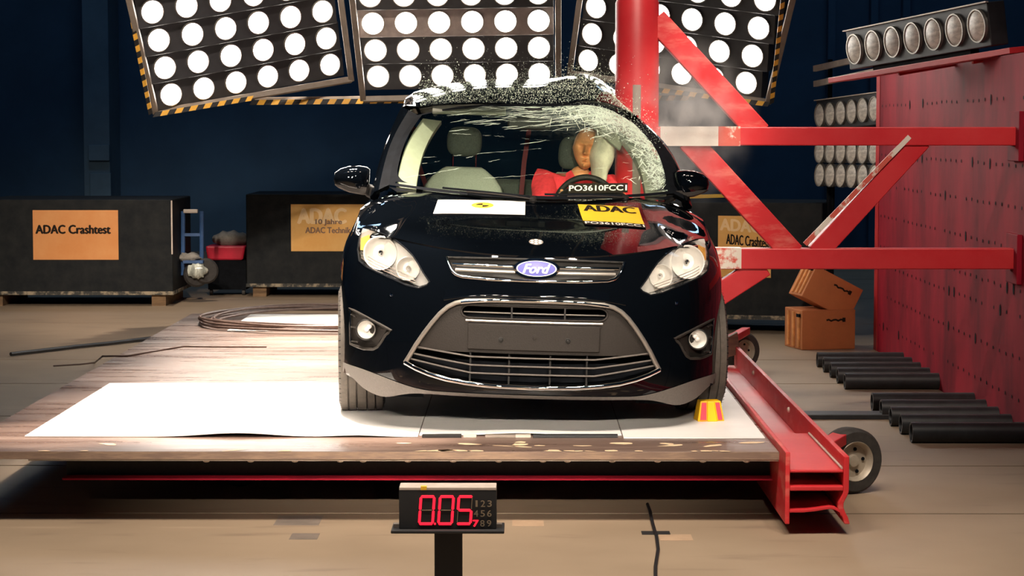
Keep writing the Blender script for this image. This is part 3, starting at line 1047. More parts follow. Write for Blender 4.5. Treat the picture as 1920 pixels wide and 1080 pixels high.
def seg_digit(x, z0, w, hh, segs, name, m):
    """seven-segment digit with a lean to the right, each lit bar rounded"""
    r_ = 0.0052 if m == 'led' else 0.0012
    sl = 0.07
    X = lambda fx, fz: V((x + w * fx + sl * hh * fz, 0, z0 + hh * fz))
    P_ = {'a': ((0.05, 1), (0.95, 1)), 'b': ((1, .95), (1, .54)), 'c': ((1, .46), (1, .05)), 'd': ((0.05, 0), (0.95, 0)), 'e': ((0, .46), (0, .05)),
          'f': ((0, .95), (0, .54)), 'g': ((0.1, .5), (0.9, .5))}
    b = MB()
    for s in segs:
        A, B = X(*P_[s][0]), X(*P_[s][1])
        d = (B - A).normalized()
        k = V((d.z, 0, -d.x)) * r_
        e = d * r_ * 0.7
        poly = [A - e, A + k * 0.9 , B + k * 0.9, B + e, B - k * 0.9, A - k * 0.9]
        b.prism([p + V((0, 0.001, 0)) for p in poly], (0, -0.004, 0))
    return b.build(name, m, root, bevel=0.0012 if m == 'led' else 0)


zd0, zd1 = tp(800, 982).z, tp(800, 931).z
xs = [tp(786, 980).x, tp(822, 980).x, tp(857, 980).x]
wd = tp(811, 980).x - tp(786, 980).x
for x, lit, off in ((xs[0], 'abcdef', 'g'), (xs[1], 'abcdef', 'g'), (xs[2], 'afgcd', 'be')):
    seg_digit(x, zd0, wd, zd1 - zd0, lit, 'digit', 'led')
    for ch in off:
        seg_digit(x, zd0, wd, zd1 - zd0, ch, 'unlit_segment', 'led_off')
for px, m in ((815.5, 'led'), (846, 'led_off'), (880.5, 'led_off')):
    q = tp(px, 982)
    r_ = 0.004 if m == 'led' else 0.0022
    MB().lathe((q.x, 0.0, q.z), (0, -1, 0), [(0, r_), (0.003, r_), (0.004, 0)], 10).build('decimal_point', m, root)
for r_, row in enumerate(('123', '456', '789')):
    for c_, ch in enumerate(row):
        px, py = 893 + c_ * 12.5 - r_ * 0.5, 944 + r_ * 18.5
        lit = ch == '7'
        b = MB()
        a = tp(px - (5 if lit else 4), py + 6)
        wch = tp(px + (5 if lit else 4), py).x - a.x
        if ch == '1':
            a.x += wch * 0.35
            wch *= 0.45
        lettering(b, ch, (a.x, -0.002, a.z), (wch, 0, 0), (0, 0, tp(px, py - 6).z - a.z), bold=0.0016 if lit else 0.0004)
        b.build('small_digit', 'led' if lit else 'led_off', root)

# ================================================================== crates at the back
GC = 'black equipment crates in the hall'


def crate(x0, x1, y0, y1, z0, z1, label, rz=0.0):
    cx, cy = (x0 + x1) / 2, y0
    root = empty('equipment_crate', (cx, cy, 0), label, 'crate', GC, rz)
    w, d = (x1 - x0) / 2, y1 - y0
    MB().box((-w, 0, z0), (w, d, z1)).build('box', 'crate', root, bevel=0.012)
    MB().box((-w - 0.004, -0.004, z0), (w + 0.004, d, z0 + 0.035)).build('bottom_edge', 'crate_worn', root)
    for x in (-w + 0.06, w - 0.22):
        MB().box((x, 0.05, 0), (x + 0.14, d - 0.05, z0)).build('skid', 'wood', root)
    return root


def sign(root, c, w, h, label_fn, m='sign', y=-0.006):
    cx, cz = c
    s = MB().box((cx - w / 2, y, cz - h / 2), (cx + w / 2, -0.001, cz + h / 2)).build('sign_board', m, root)
    b = MB()
    label_fn(b, cx, cz, w, h, y - 0.001)
    o = b.build('lettering', ['ink', 'sign_ghost', 'sign_text'], s)
    return s


# left crate
Dc = 21.4
q0, q1 = onz(60, 580, 0.0), at(324, 500, Dc)
zA, zB = at(300, 553, Dc).z, at(300, 374, Dc).z
r1 = crate(-5.3, q1.x, Dc, Dc + 1.2, zA, zB, 'black crate with a faded reddish sign, furthest from the car')
sx0, sx1 = at(62, 440, Dc).x - r1.location.x, at(222, 440, Dc).x - r1.location.x
sz0, sz1 = at(200, 487, Dc).z, at(200, 394, Dc).z


def s1(b, cx, cz, w, h, y):
    xr = at(207, 430, Dc).x - r1.location.x
    hh = at(200, 422, Dc).z - at(200, 438, Dc).z
    z = at(200, 438, Dc).z
    lettering(b, 'ADAC Crashtest', (cx - w / 2 + 0.03, y, z), (xr - (cx - w / 2 + 0.03), 0, 0), (0, 0, hh), 0, bold=0.006)


sign(r1, ((sx0 + sx1) / 2, (sz0 + sz1) / 2), sx1 - sx0, sz1 - sz0, s1, 'sign_red')
MB().box((q1.x - r1.location.x - 0.012, -0.003, zA + 0.4), (q1.x - r1.location.x + 0.002, 0.0, zB - 0.01)).build('bare_edge', 'pale_steel', r1)
# middle crate
Dc2 = 22.6
qa, qb = at(462, 500, Dc2), at(745, 500, Dc2)
zA, zB = at(500, 538, Dc2).z, at(500, 364, Dc2).z
r2 = crate(qa.x, qb.x, Dc2, Dc2 + 1.1, zA, zB, 'black crate with an orange anniversary sign, directly behind the wing mirror')
L2 = lambda px, py: (at(px, py, Dc2).x - r2.location.x, at(px, py, Dc2).z)
a0, a1 = L2(546, 471), L2(728, 383)


def s2(b, cx, cz, w, h, y):
    for t, xa, ya, xb, yb, mi, bo in (('ADAC', 559, 419, 648, 391, 1, 0.012), ('10 Jahre', 592, 423, 641, 411, 2, 0.003),
                                      ('ADAC Technik Zentrum', 573, 437, 708, 426, 2, 0.003)):
        p, q = L2(xa, ya), L2(xb, yb)
        lettering(b, t, (p[0], y - (0.001 if mi == 2 else 0), p[1]), (q[0] - p[0], 0, 0), (0, 0, q[1] - p[1]), mi, bold=bo)


sign(r2, ((a0[0] + a1[0]) / 2, (a0[1] + a1[1]) / 2), a1[0] - a0[0], a1[1] - a0[1], s2)
# right crate, turned
Dc3 = 18.6
rz3 = R(-14)
p0 = onz(1345, 615, 0.12)
r3 = crate(-0.66, 0.66, Dc3, Dc3 + 0.9, 0.12, 1.12, 'black crate with a slanting orange sign, behind the lower red girder', 0)
q = at(1396, 470, Dc3)
r3.location = (q.x, Dc3, 0); r3.rotation_euler.z = rz3
L3 = lambda px, py: (V((at(px, py, Dc3).x - q.x, 0, 0)).x / math.cos(rz3), at(px, py, Dc3).z)
a0, a1 = L3(1347, 520), L3(1445, 405)


def s3(b, cx, cz, w, h, y):
    p, qq = L3(1363, 460), L3(1441, 441)
    lettering(b, 'ADAC Crashtest', (p[0], y, p[1] + 0.01), (qq[0] - p[0], 0, -0.03), (0, 0, qq[1] - p[1]), 0, bold=0.003)
    p, qq = L3(1352, 432), L3(1425, 410)
    lettering(b, 'ADAC', (p[0], y, p[1]), (qq[0] - p[0], 0, -0.02), (0, 0, qq[1] - p[1]), 1, bold=0.006)


sign(r3, ((a0[0] + a1[0]) / 2, (a0[1] + a1[1]) / 2), a1[0] - a0[0], a1[1] - a0[1], s3)
o = MB().beam(at(1250, 370, 20.6), at(1396, 366, 20.6), 0.05, 0.035).build('yellow_rail', 'yellow', bevel=0.004)
rl = o
rr = empty('yellow_barrier', (at(1320, 370, 20.6).x, 20.6, 0), 'yellow rail barrier behind the crash-side wing mirror', 'barrier')
o.parent = rr
o.data.transform(Matrix.Translation(-rr.location)); o.name = 'rail'
for px in (1262, 1385):
    q = at(px, 370, 20.6)
    local(MB().cyl((q.x, 20.6, 0), (q.x, 20.6, q.z), 0.02, 10), rr).build('post', 'yellow', rr)

# sack-barrow between the crates
DH = 21.9
hq = at(372, 530, DH)
root = empty('hand_truck', (hq.x, DH, 0), 'blue hand truck standing between the two black crates', 'hand truck')
hp = lambda px, py, y=0.0: V((at(px, py, DH).x - hq.x, y, at(px, py, DH).z))
MB().tube([hp(343, 396), hp(343, 516)], 0.022, 8).build('rail', 'blue_paint', root, smooth=40)
MB().tube([hp(378, 396), hp(378, 516)], 0.022, 8).build('rail', 'blue_paint', root, smooth=40)
MB().beam(hp(344, 396), hp(371, 396), 0.05, 0.04).build('handle', 'pale_steel', root, bevel=0.008)
MB().beam(hp(343, 440), hp(378, 440), 0.03, 0.03).build('cross_bar', 'blue_paint', root)
MB().beam(hp(346, 490), hp(384, 490), 0.25, 0.03).build('shelf', 'blue_paint', root, bevel=0.004)
for px, py in ((368, 514), (385, 508)):
    c = hp(px, py); c.z = max(c.z, 0.13)
    MB().lathe(c, (0.35, -1, 0), [(-0.04, 0.04), (-0.04, 0.11), (-0.02, 0.13), (0.02, 0.13), (0.04, 0.11), (0.04, 0.04)], 24, cap=True).build('wheel', 'rubber', root, smooth=40)
MB().ellipsoid(hp(352, 483), (0.13, 0.09, 0.05), fn=lambda p, d: p * (1 + 0.2 * math.sin(9 * d.x + 5 * d.z))).build('rag', 'cloth_grey', root, smooth=60)
q = hp(372, 506, -0.1)
MB().ellipsoid(q, (0.10, 0.05, 0.08), fn=lambda p, d: p * (1 + 0.12 * math.sin(14 * d.x))).build('plastic_wrap', 'film', root, smooth=60)
# red tub with a grey bundle
DR = 22.8
rq = at(425, 492, DR)
root = empty('storage_tub', (rq.x, DR, 0), 'red plastic tub on a low dark dolly beside the anniversary crate', 'tub')
zt0, zt1 = at(425, 488, DR).z, at(425, 461, DR).z
w = 0.20
MB().hexa([(-w, 0, zt0), (w - 0.03, 0, zt0), (w - 0.03, 0.4, zt0), (-w, 0.4, zt0), (-w - 0.02, -0.02, zt1), (w, -0.02, zt1), (w, 0.42, zt1), (-w - 0.02, 0.42, zt1)]).build('tub', 'plastic_red', root, bevel=0.02)
MB().box((-w, 0.02, 0.06), (w, 0.38, zt0)).build('dolly', 'black', root)
for x in (-0.17, 0.17):
    MB().lathe((x, 0.05, 0.03), (1, 0, 0), [(-0.015, 0), (-0.015, 0.03), (0.015, 0.03), (0.015, 0)], 14).build('castor', 'rubber', root)
o = MB().ellipsoid((rq.x + 0.02, DR + 0.2, at(425, 450, DR).z), (0.2, 0.12, 0.085), fn=lambda p, d: V((p.x, p.y, p.z * (1 + 0.15 * math.sin(11 * d.x))))).build('cloth_bundle', 'cloth_grey', smooth=60)
tag(o, 'grey cloth bundle lying on the red plastic tub', 'cloth')
o.location = (0, 0, 0)

# two cartons
GK = 'brown cartons by the red block'
DK = 17.1


def carton(w, d, h, label):
    root = empty('carton', (0, 0, 0), label, 'box', GK)
    MB().box((-w / 2, -d / 2, 0), (w / 2, d / 2, h)).build('box', 'carton', root, bevel=0.006)
    b = MB()
    for k in range(3):
        z0 = 0.02
        b.box((-w / 2 - 0.014, -d / 2 + 0.04 + k * (d - 0.13) / 2.2, z0), (-w / 2, -d / 2 + 0.075 + k * (d - 0.13) / 2.2, h - 0.02))
    b.build('end_flaps', 'carton_edge', root, bevel=0.002)
    b = MB()
    b.box((-w / 2 - 0.016, -d / 2 + 0.03, h * 0.82), (-w / 2 - 0.001, -d / 2 + 0.09, h * 0.9))
    b.build('hand_hole', 'black', root)
    b = MB()
    b.tube([(-0.02 + 0.02 * k, -d / 2 - 0.001, h * 0.74 + 0.006 * math.sin(k * 2.2)) for k in range(8)], 0.007, 6, flat=1.0)
    b.box((0.115, -d / 2 - 0.003, h * 0.74 - 0.015), (0.14, -d / 2, h * 0.74 + 0.018))
    b.build('printed_mark', 'ink', root)
    return root


q = onz(1540, 657, 0.0)
c1 = carton(0.45, 0.38, 0.315, 'brown carton standing upright on the concrete beside the red block')
c1.location = (q.x + 0.02, q.y + 0.25, 0); c1.rotation_euler.z = R(14)
c2 = carton(0.44, 0.32, 0.27, 'brown carton tipped over on top of the upright carton')
c2.location = (q.x + 0.06, q.y + 0.22, 0.40)
c2.rotation_euler = (0, R(27), R(12))
c2.location = (q.x + 0.005, q.y + 0.24, 0.325)

# ================================================================== the car  (local frame: x right, y back from the nose, z up from the deck)
CAR = empty('car', (0.06, 10.0, P + 0.0065), 'black compact car with a shattered windscreen, its roof crushed by the red pole', 'car', rz=R(1.0))
ROLL = math.tan(R(1.75))


def crush(p):
    x, y, z = p
    d = y - 2.36
    if x > 0:
        k = math.exp(-(d / 0.40) ** 2) * smooth01((z - 0.12) / 0.35)
        A = 0.40 if z < 1.1 else 0.40 - 0.16 * smooth01((z - 1.1) / 0.45)
        s = min(1.0, max(0.0, x / 0.80))
        x = x - k * A * s * s
    if z > 1.25:
        g = smooth01((z - 1.25) / 0.25)
        z += g * 0.075 * math.exp(-((x - 0.33) / 0.17) ** 2) * math.exp(-(d / 0.55) ** 2)
        if x > 0.42:
            z -= g * 0.25 * (x - 0.42) * math.exp(-(d / 0.4) ** 2)
    return V((x, y, z))


def body_xf(p):
    x, y, z = crush(p)
    return V((x + (z - 0.3) * ROLL, y, z - x * ROLL))


def part(name, mb, m, parent=None, smooth=35, bevel=0, raw=False, **k):
    if not raw:
        mb.xf(body_xf)
    return mb.build(name, m, parent or CAR, smooth=smooth, bevel=bevel, **k)


def sx(pts):
    return [(-p[0],) + tuple(p[1:]) for p in pts]


Y0 = [(0.13, 0.035), (0.17, 0.014), (0.20, 0.008), (0.24, 0.004), (0.33, 0.0), (0.45, 0.0), (0.56, 0.008), (0.64, 0.022), (0.72, 0.045), (0.80, 0.08),
      (0.83, 0.10), (0.90, 0.19), (1.0, 0.33), (1.1, 0.45)]
WT = [(0.13, 0.950), (0.20, 0.951), (0.30, 0.952), (0.50, 0.953), (0.65, 0.954), (0.75, 0.948), (0.83, 0.93), (0.90, 0.90), (1.0, 0.87), (1.1, 0.85)]
HC = [(0.05, 0.800), (0.08, 0.815), (0.15, 0.838), (0.3, 0.876), (0.5, 0.917), (0.78, 0.972), (1.0, 1.035), (1.15, 1.068), (1.4, 1.09)]
LN, EX, EY = 0.95, 2.6, 2.2


def y0f(z): return sinterp(Y0, z)
def wf(z): return sinterp(WT, z)


def front_y(x, z):
    t = min(abs(x) / wf(z), 0.9995)
    return y0f(z) + LN * (1 - (1 - t ** EX) ** (1 / EY))


def hood_z(x, y):
    t = min(1.05, abs(x) / 0.9)
    return sinterp(HC, y) - 0.015 * t * t - 0.10 * t ** 6


def edge(phi):
    ze = 0.83
    s, c = math.sin(phi) ** (2 / EX), max(0.0, math.cos(phi)) ** (2 / EY)
    for _ in range(25):
        x = wf(ze) * s
        y = y0f(ze) + LN * (1 - c)
        ze = 0.5 * ze + 0.5 * hood_z(x, y)
    return V((wf(ze) * s, y0f(ze) + LN * (1 - c), ze))


def cowl(phi):
    s = math.sin(phi) ** 0.85
    x, y = 0.74 * s, 1.0 + 0.36 * s * s
    return V((x, y, hood_z(x, y)))


# ---- body shell as one closed solid, then pockets are cut into it
NPHI, NROW = 34, 26
cols = []
for i in range(NPHI + 1):
    phi = math.pi / 2 * (i / NPHI)
    s, c = math.sin(phi) ** (2 / EX), max(0.0, math.cos(phi)) ** (2 / EY)
    e = edge(phi)
    zb = 0.165 + 0.045 * s ** 6
    col = []
    for j in range(NROW + 1):
        z = zb + (e.z - zb) * j / NROW
        col.append(V((wf(z) * s, y0f(z) + LN * (1 - c), z)))
    cols.append(col)
ys = [1.5, 1.65, 1.8, 1.9, 2.0, 2.1, 2.2, 2.3, 2.36, 2.42, 2.5, 2.6, 2.7, 2.85, 3.0, 3.2, 3.45, 3.7]
e90 = cols[-1]
for y in ys:
    ze = e90[-1].z + 0.018 * (y - 1.3)
    zb = 0.21
    col = []
    for j in range(NROW + 1):
        z = zb + (ze - zb) * j / NROW
        yo = e90[j].y + (y - e90[j].y) if y > 1.55 else e90[j].y + (y - 1.15) * 0.55
        col.append(V((wf(min(z, 1.0)) * (1.0 if y < 3.3 else 1 - 0.03 * (y - 3.3)), yo, z)))
    cols.append(col)
lastz = cols[-1][-1].z
for k in range(1, 11):
    phi = math.pi / 2 * (1 - k / 10)
    s, c = math.sin(phi) ** (2 / 4.0), math.cos(phi) ** (2 / 3.0)
    col = []
    for j in range(NROW + 1):
        z = 0.23 + (lastz - 0.23) * j / NROW
        w = wf(min(z, 1.0)) * 0.988
        yr = 4.36 - 0.10 * max(0, (z - 0.6)) - 0.25 * max(0, 0.4 - z)
        col.append(V((w * s, 3.7 + (yr - 3.7) * c, z)))
    cols.append(col)
sb = MB()
nc = len(cols)
idx = {}
for side in (1, -1):
    for i, col in enumerate(cols):
        for j, p in enumerate(col):
            if abs(p.x) < 1e-4 and side == -1:
                idx[(side, i, j)] = idx[(1, i, j)]
                continue
            idx[(side, i, j)] = len(sb.v)
            sb.v.append(V((p.x * side if abs(p.x) >= 1e-4 else 0, p.y, p.z)))


def face(*ids):
    u = []
    for a in ids:
        if a not in u: u.append(a)
    if len(u) > 2:
        sb.f.append(u); sb.m.append(0)


for side in (1, -1):
    for i in range(nc - 1):
        for j in range(NROW):
            face(idx[(side, i, j)], idx[(side, i + 1, j)], idx[(side, i + 1, j + 1)], idx[(side, i, j + 1)])
for i in range(nc - 1):     # underside
    face(idx[(1, i, 0)], idx[(1, i + 1, 0)], idx[(-1, i + 1, 0)], idx[(-1, i, 0)])
# top: scuttle-to-edge grid in front, strips across behind
NV = 14
hg = {}
for side in (1, -1):
    for i in range(NPHI + 1):
        e, c_ = cols[i][-1], cowl(math.pi / 2 * i / NPHI)
        for k in range(NV + 1):
            if k == 0:
                hg[(side, i, k)] = idx[(side, i, NROW)]; continue
            if i == 0 and side == -1:
                hg[(side, i, k)] = hg[(1, i, k)]; continue
            t = k / NV
            x, y = e.x + (c_.x - e.x) * t, e.y + (c_.y - e.y) * t
            hg[(side, i, k)] = len(sb.v)
            sb.v.append(V((x * side, y, hood_z(x, y))))
    for i in range(NPHI):
        for k in range(NV):
            face(hg[(side, i, k)], hg[(side, i + 1, k)], hg[(side, i + 1, k + 1)], hg[(side, i, k + 1)])
# scuttle: join left and right of the cowl curve
for i in range(NPHI):
    face(hg[(1, i, NV)], hg[(1, i + 1, NV)], hg[(-1, i + 1, NV)], hg[(-1, i, NV)])
# first strip behind: E90 and C90
ring_r = [hg[(1, NPHI, k)] for k in range(NV + 1)]
ring_l = [hg[(-1, NPHI, k)] for k in range(NV + 1)]
a, b_ = idx[(1, NPHI + 1, NROW)], idx[(-1, NPHI + 1, NROW)]
sb.f.append(ring_r + list(reversed(ring_l)) + [b_, a]); sb.m.append(0)
for i in range(NPHI + 1, nc - 1):
    face(idx[(1, i, NROW)], idx[(1, i + 1, NROW)], idx[(-1, i + 1, NROW)], idx[(-1, i, NROW)])
shell = sb.build('body_shell', ['paint', 'black', 'trim'], CAR)

HL = [(-0.835, 0.897), (-0.785, 0.897), (-0.72, 0.884), (-0.659, 0.862), (-0.61, 0.832), (-0.574, 0.802), (-0.545, 0.765), (-0.521, 0.728), (-0.489, 0.686),
      (-0.502, 0.670), (-0.54, 0.654), (-0.60, 0.664), (-0.645, 0.680), (-0.745, 0.712), (-0.80, 0.730), (-0.838, 0.752), (-0.850, 0.80), (-0.848, 0.86)]
FOG = [(-0.878, 0.520), (-0.83, 0.508), (-0.78, 0.492), (-0.72, 0.470), (-0.662, 0.447), (-0.69, 0.424), (-0.712, 0.385), (-0.728, 0.362), (-0.75, 0.348),
       (-0.80, 0.342), (-0.868, 0.350)]
MOUTH_L = [(-0.592, 0.306), (-0.572, 0.34), (-0.544, 0.392), (-0.51, 0.446), (-0.472, 0.500), (-0.435, 0.546), (-0.40, 0.578), (-0.365, 0.597), (-0.32, 0.609),
           (-0.20, 0.616), (0.0, 0.618)]
MOUTH_B = [(-0.592, 0.306), (-0.54, 0.282), (-0.48, 0.262), (-0.40, 0.243), (-0.30, 0.230), (-0.192, 0.222), (0.0, 0.218)]
MOUTH = MOUTH_L + sx(MOUTH_L[:-1])[::-1] + sx(MOUTH_B)[1:-1] + MOUTH_B[:0:-1]
UG_T = [(-0.414, 0.802), (-0.20, 0.806), (0, 0.807)]
UG_B = [(-0.414, 0.802), (-0.404, 0.775), (-0.388, 0.745), (-0.368, 0.727), (-0.335, 0.717), (-0.20, 0.710), (0, 0.709)]
UG = UG_T + sx(UG_T[:-1])[::-1] + sx(UG_B)[1:-1] + UG_B[:0:-1]


def cutter(poly, back):
    """prism through the skin; back(x) gives the depth of the pocket floor"""
    b = MB()
    n = len(poly)
    fr = [V((x, -0.6, z)) for x, z in poly]
    bk = [V((x, back(x), z)) for x, z in poly]
    b.rings([fr, bk], True, True, 1)
    return b.build('cutter', ['paint', 'black'], CAR)


cuts = [cutter(HL, lambda x: -0.42 + 1.30 * abs(x)), cutter(sx(HL), lambda x: -0.42 + 1.30 * abs(x)),
        cutter(FOG, lambda x: -0.62 + 1.30 * abs(x)), cutter(sx(FOG), lambda x: -0.62 + 1.30 * abs(x)),
        cutter(MOUTH, lambda x: 0.24), cutter(UG, lambda x: 0.22)]
WX, WR, AXF, AXR = 0.838, 0.318, 0.935, 3.72
for y in (AXF, AXR):
    for s in (-1, 1):
        b = MB()
        b.lathe((s * 0.66, y, WR), (s, 0, 0), [(0, 0), (0, WR + 0.045), (0.6, WR + 0.045), (0.6, 0)], 48, 1, cap=True)
        cuts.append(b.build('cutter', ['paint', 'black'], CAR))
cuts.append(MB().box((-0.72, 1.25, 0.34), (0.72, 4.05, 1.6), 1).build('cutter', ['paint', 'black'], CAR))
dg = bpy.context.evaluated_depsgraph_get()
for c_ in cuts:
    md = shell.modifiers.new('cut', 'BOOLEAN')
    md.object = c_
    md.operation = 'DIFFERENCE'
    md.solver = 'EXACT'
dg.update()
me = bpy.data.meshes.new_from_object(shell.evaluated_get(dg))
shell.modifiers.clear()
shell.data = me
for c_ in cuts:
    bpy.data.objects.remove(c_)
for v in me.vertices:
    v.co = body_xf(v.co)
me.polygons.foreach_set('use_smooth', [True] * len(me.polygons))
me.set_sharp_from_angle(angle=R(32))


def patch(poly, off, nu=16, nv=14, zr=None, yf=None, inset=0.0):
    """grid over a roughly convex outline in (x, z), lying on the nose surface shifted back by off"""
    zs = [p[1] for p in poly]
    z0, z1 = (min(zs) + 1e-4, max(zs) - 1e-4) if zr is None else zr
    rows = []
    n = len(poly)
    for k in range(nv + 1):
        z = z0 + (z1 - z0) * k / nv
        xs_ = []
        for i in range(n):
            (xa, za), (xb, zb) = poly[i], poly[(i + 1) % n]
            if (za - z) * (zb - z) <= 0 and za != zb:
                xs_.append(xa + (xb - xa) * (z - za) / (zb - za))
        xa, xb = min(xs_) + inset, max(xs_) - inset
        rows.append([V((x, (yf(x, z) if yf else front_y(x, z) + off), z)) for x in [xa + (xb - xa) * i / nu for i in range(nu + 1)]])
    return rows


def on_nose(pts, off):
    return [V((x, front_y(x, z) + off, z)) for x, z in pts]


def dense(pts, k=4):
    out = []
    for a, b in zip(pts, pts[1:]):
        out += [(a[0] + (b[0] - a[0]) * i / k, a[1] + (b[1] - a[1]) * i / k) for i in range(k)]
    return out + [pts[-1]]


# ---- bonnet panel, proud of the shell
T_B = 0.86
b = MB()
top, rim = [], []
NB = 30
for k in range(NV + 1):
    t = k / NV * 0.985
    row = []
    for i in range(-NB, NB + 1):
        u = i / NB
        phi = math.asin(min(1, abs(u) * 0.83)) if u else 0
        e, c_ = edge(phi), cowl(phi)
        x, y = e.x + (c_.x - e.x) * t, e.y + (c_.y - e.y) * t
        x *= (1 if u >= 0 else -1)
        z = hood_z(x, y)
        crease = 0.006 * math.exp(-((abs(u) - 0.80) / 0.07) ** 2) - 0.0
        row.append(V((x, y - (0.004 if k == 0 else 0), z + 0.004 + crease)))
    top.append(row)
b.grid(top)
outline = top[0] + [r[-1] for r in top[1:]] + top[-1][::-1][1:] + [r[0] for r in top[::-1][1:-1]]
b.rings([outline, [p + V((0, 0.003, -0.010)) for p in outline]], True, False)
bonnet = part('bonnet', b, 'paint', smooth=50)
b = MB()
b.tube([V((x, front_y(x, 0.812 - 0.02 * abs(x) ** 2) + 0.004, 0.808 - 0.02 * abs(x) ** 2)) for x in [i / 20 * 0.44 for i in range(-20, 21)]], 0.004, 6)
part('bonnet_seal', b, 'black')
# scuttle panel below the screen
def ws(t, s):
    a = abs(t)
    bt = V((0.742 * t, 1.03 + 0.34 * t * t, 1.056 + 0.040 * a ** 2))
    tp_ = V((0.618 * t, 1.84 + 0.13 * t * t, 1.540 - 0.075 * a ** 2.5))
    p = bt.lerp(tp_, s)
    bow = math.sin(math.pi * min(1, max(0, s))) * 0.030
    return p + V((0, -bow * 0.55, bow * 0.75)) + V((0.030 * t * a * math.sin(math.pi * s), 0, 0))


b = MB()
b.grid([[V((x, y, hood_z(x, y) + 0.012)) for x, y in [(0.70 * u, 0.985 + 0.33 * u * u) for u in [i / 20 for i in range(-20, 21)]]],
        [ws(u, 0.0) + V((0, -0.005, -0.010)) for u in [i / 20 for i in range(-20, 21)]]])
part('scuttle_panel', b, 'black')

# ---- headlights
for s in (-1, 1):
    poly = HL if s < 0 else sx(HL)
    fl = lambda x, z: -0.425 + 1.30 * abs(x)
    hl = part('headlight', MB().grid(patch(poly, 0, 18, 16, yf=lambda x, z: fl(x, z) - 0.003)), 'silver')
    # liner round the edge
    b = MB()
    pp = dense(poly + [poly[0]], 2)[:-1]
    b.rings([on_nose(pp, 0.006), [V((x, fl(x, z) - 0.004, z)) for x, z in pp]], True, False)
    part('bezel', b, 'silver', hl)
    for (cx, cz), r_ in (((-0.735, 0.795), 0.075), ((-0.595, 0.735), 0.052)):
        cx = -cx * s
        yb = front_y(cx, cz)
        b = MB()
        ax = V((0.0, -1, 0.02))
        c0 = V((cx, yb + 0.10, cz))
        b.lathe(c0, ax, [(-0.06, 0.012), (-0.055, r_ * 0.5), (-0.03, r_ * 0.82), (0.01, r_ * 0.97), (0.04, r_), (0.045, r_ * 1.06), (0.02, r_ * 1.1)], 32)
        rf = part('reflector', b, 'silver', hl)
        part('bulb', MB().lathe(c0, ax, [(-0.05, 0.012), (0.005, 0.012), (0.012, 0.0)], 14), 'chrome', rf)
    b = MB()
    pts = [(-0.842, 0.86), (-0.80, 0.872), (-0.775, 0.84), (-0.80, 0.80), (-0.838, 0.80)]
    pts = pts if s < 0 else sx(pts)
    b.rings([on_nose(pts, 0.05), on_nose(pts, 0.06)])
    part('indicator', b, 'amber', hl)
    b = MB()
    for k in range(3):
        zz = [(-0.83, 0.765 + .012 * k), (-0.76, 0.735 + .012 * k), (-0.65, 0.700 + .012 * k), (-0.56, 0.675 + .01 * k)]
        b.tube(on_nose(dense(zz if s < 0 else sx(zz)), 0.03 + 0.012 * k), 0.0018, 6)
    part('bezel_lines', b, 'grey_steel', hl)
    part('lens', MB().grid(patch(poly, 0.0015, 20, 16)), 'lens', hl, smooth=60)
    part('seal', MB().tube(on_nose(pp, 0.001), 0.0035, 6, loop=True), 'black', hl)
    # fog lamp
    poly = FOG if s < 0 else sx(FOG)
    fg = part('fog_lamp', MB().grid(patch(poly, 0, 14, 12, yf=lambda x, z: min(front_y(x, z) + 0.055, -0.625 + 1.30 * abs(x)))), 'trim')
    pp = dense(poly + [poly[0]], 2)[:-1]
    part('surround', MB().tube(on_nose(pp, 0.001), 0.007, 6, loop=True), 'trim', fg)
    b = MB()
    hood_ = [(-0.79, 0.495), (-0.74, 0.48), (-0.685, 0.452), (-0.70, 0.42), (-0.725, 0.385)]
    hood_ = hood_ if s < 0 else sx(hood_)
    b.rings([on_nose(hood_, 0.003), [p + V((s * -0.03, 0.035, -0.01)) for p in on_nose(hood_, 0.01)]], False, False)
    part('brow', b, 'trim', fg)
    cx, cz = s * 0.788, 0.436
    yb = front_y(cx, cz)
    c0 = V((cx, yb - 0.012, cz))
    ax = V((s * 0.12, -1, 0))
    part('lamp_ring', MB().lathe(c0, ax, [(-0.05, 0.050), (0.006, 0.050), (0.008, 0.046), (-0.01, 0.043)], 32), 'trim_dark', fg)
    part('reflector', MB().lathe(c0, ax, [(-0.05, 0.006), (-0.045, 0.02), (-0.03, 0.034), (-0.006, 0.043)], 32), 'silver', fg)
    b = MB().lathe(c0, ax, [(-0.045, 0.011), (-0.015, 0.011), (-0.010, 0.0)], 14)
    b.lathe(c0 + V((s * -0.012, 0, 0.014)), ax, [(-0.02, 0.012), (-0.008, 0.010), (-0.006, 0)], 14)
    part('bulb', b, 'silver', fg)
    part('lens', MB().lathe(c0, ax, [(-0.006, 0.043), (0.004, 0.034), (0.010, 0.018), (0.012, 0.0)], 32), 'lens', fg, smooth=60)
    st = [(-0.874, 0.512), (-0.872, 0.47), (-0.870, 0.41), (-0.866, 0.356)]
    part('chrome_strip', MB().tube(on_nose(dense(st if s < 0 else sx(st)), 0.004), 0.0055, 8), 'chrome', fg)
    for a_, c_ in (((-0.872, 0.492), (-0.845, 0.488)), ((-0.870, 0.432), (-0.835, 0.436)), ((-0.866, 0.362), (-0.83, 0.368))):
        q = [a_, c_] if s < 0 else sx([a_, c_])
        part('bracket', MB().tube(on_nose(q, 0.012), 0.005, 6), 'trim', fg)

# ---- big lower grille
gr = part('lower_grille', MB().grid(patch(MOUTH, 0, 24, 8, yf=lambda x, z: 0.235)), 'black')
REC = 0.022


def panel_band(z0, z1, x0, x1, nu=14, nv=5):
    return [[V((x, front_y(x, z) + REC, z)) for x in [x0(z) + (x1(z) - x0(z)) * i / nu for i in range(nu + 1)]] for z in
            [z0 + (z1 - z0) * k / nv for k in range(nv + 1)]]


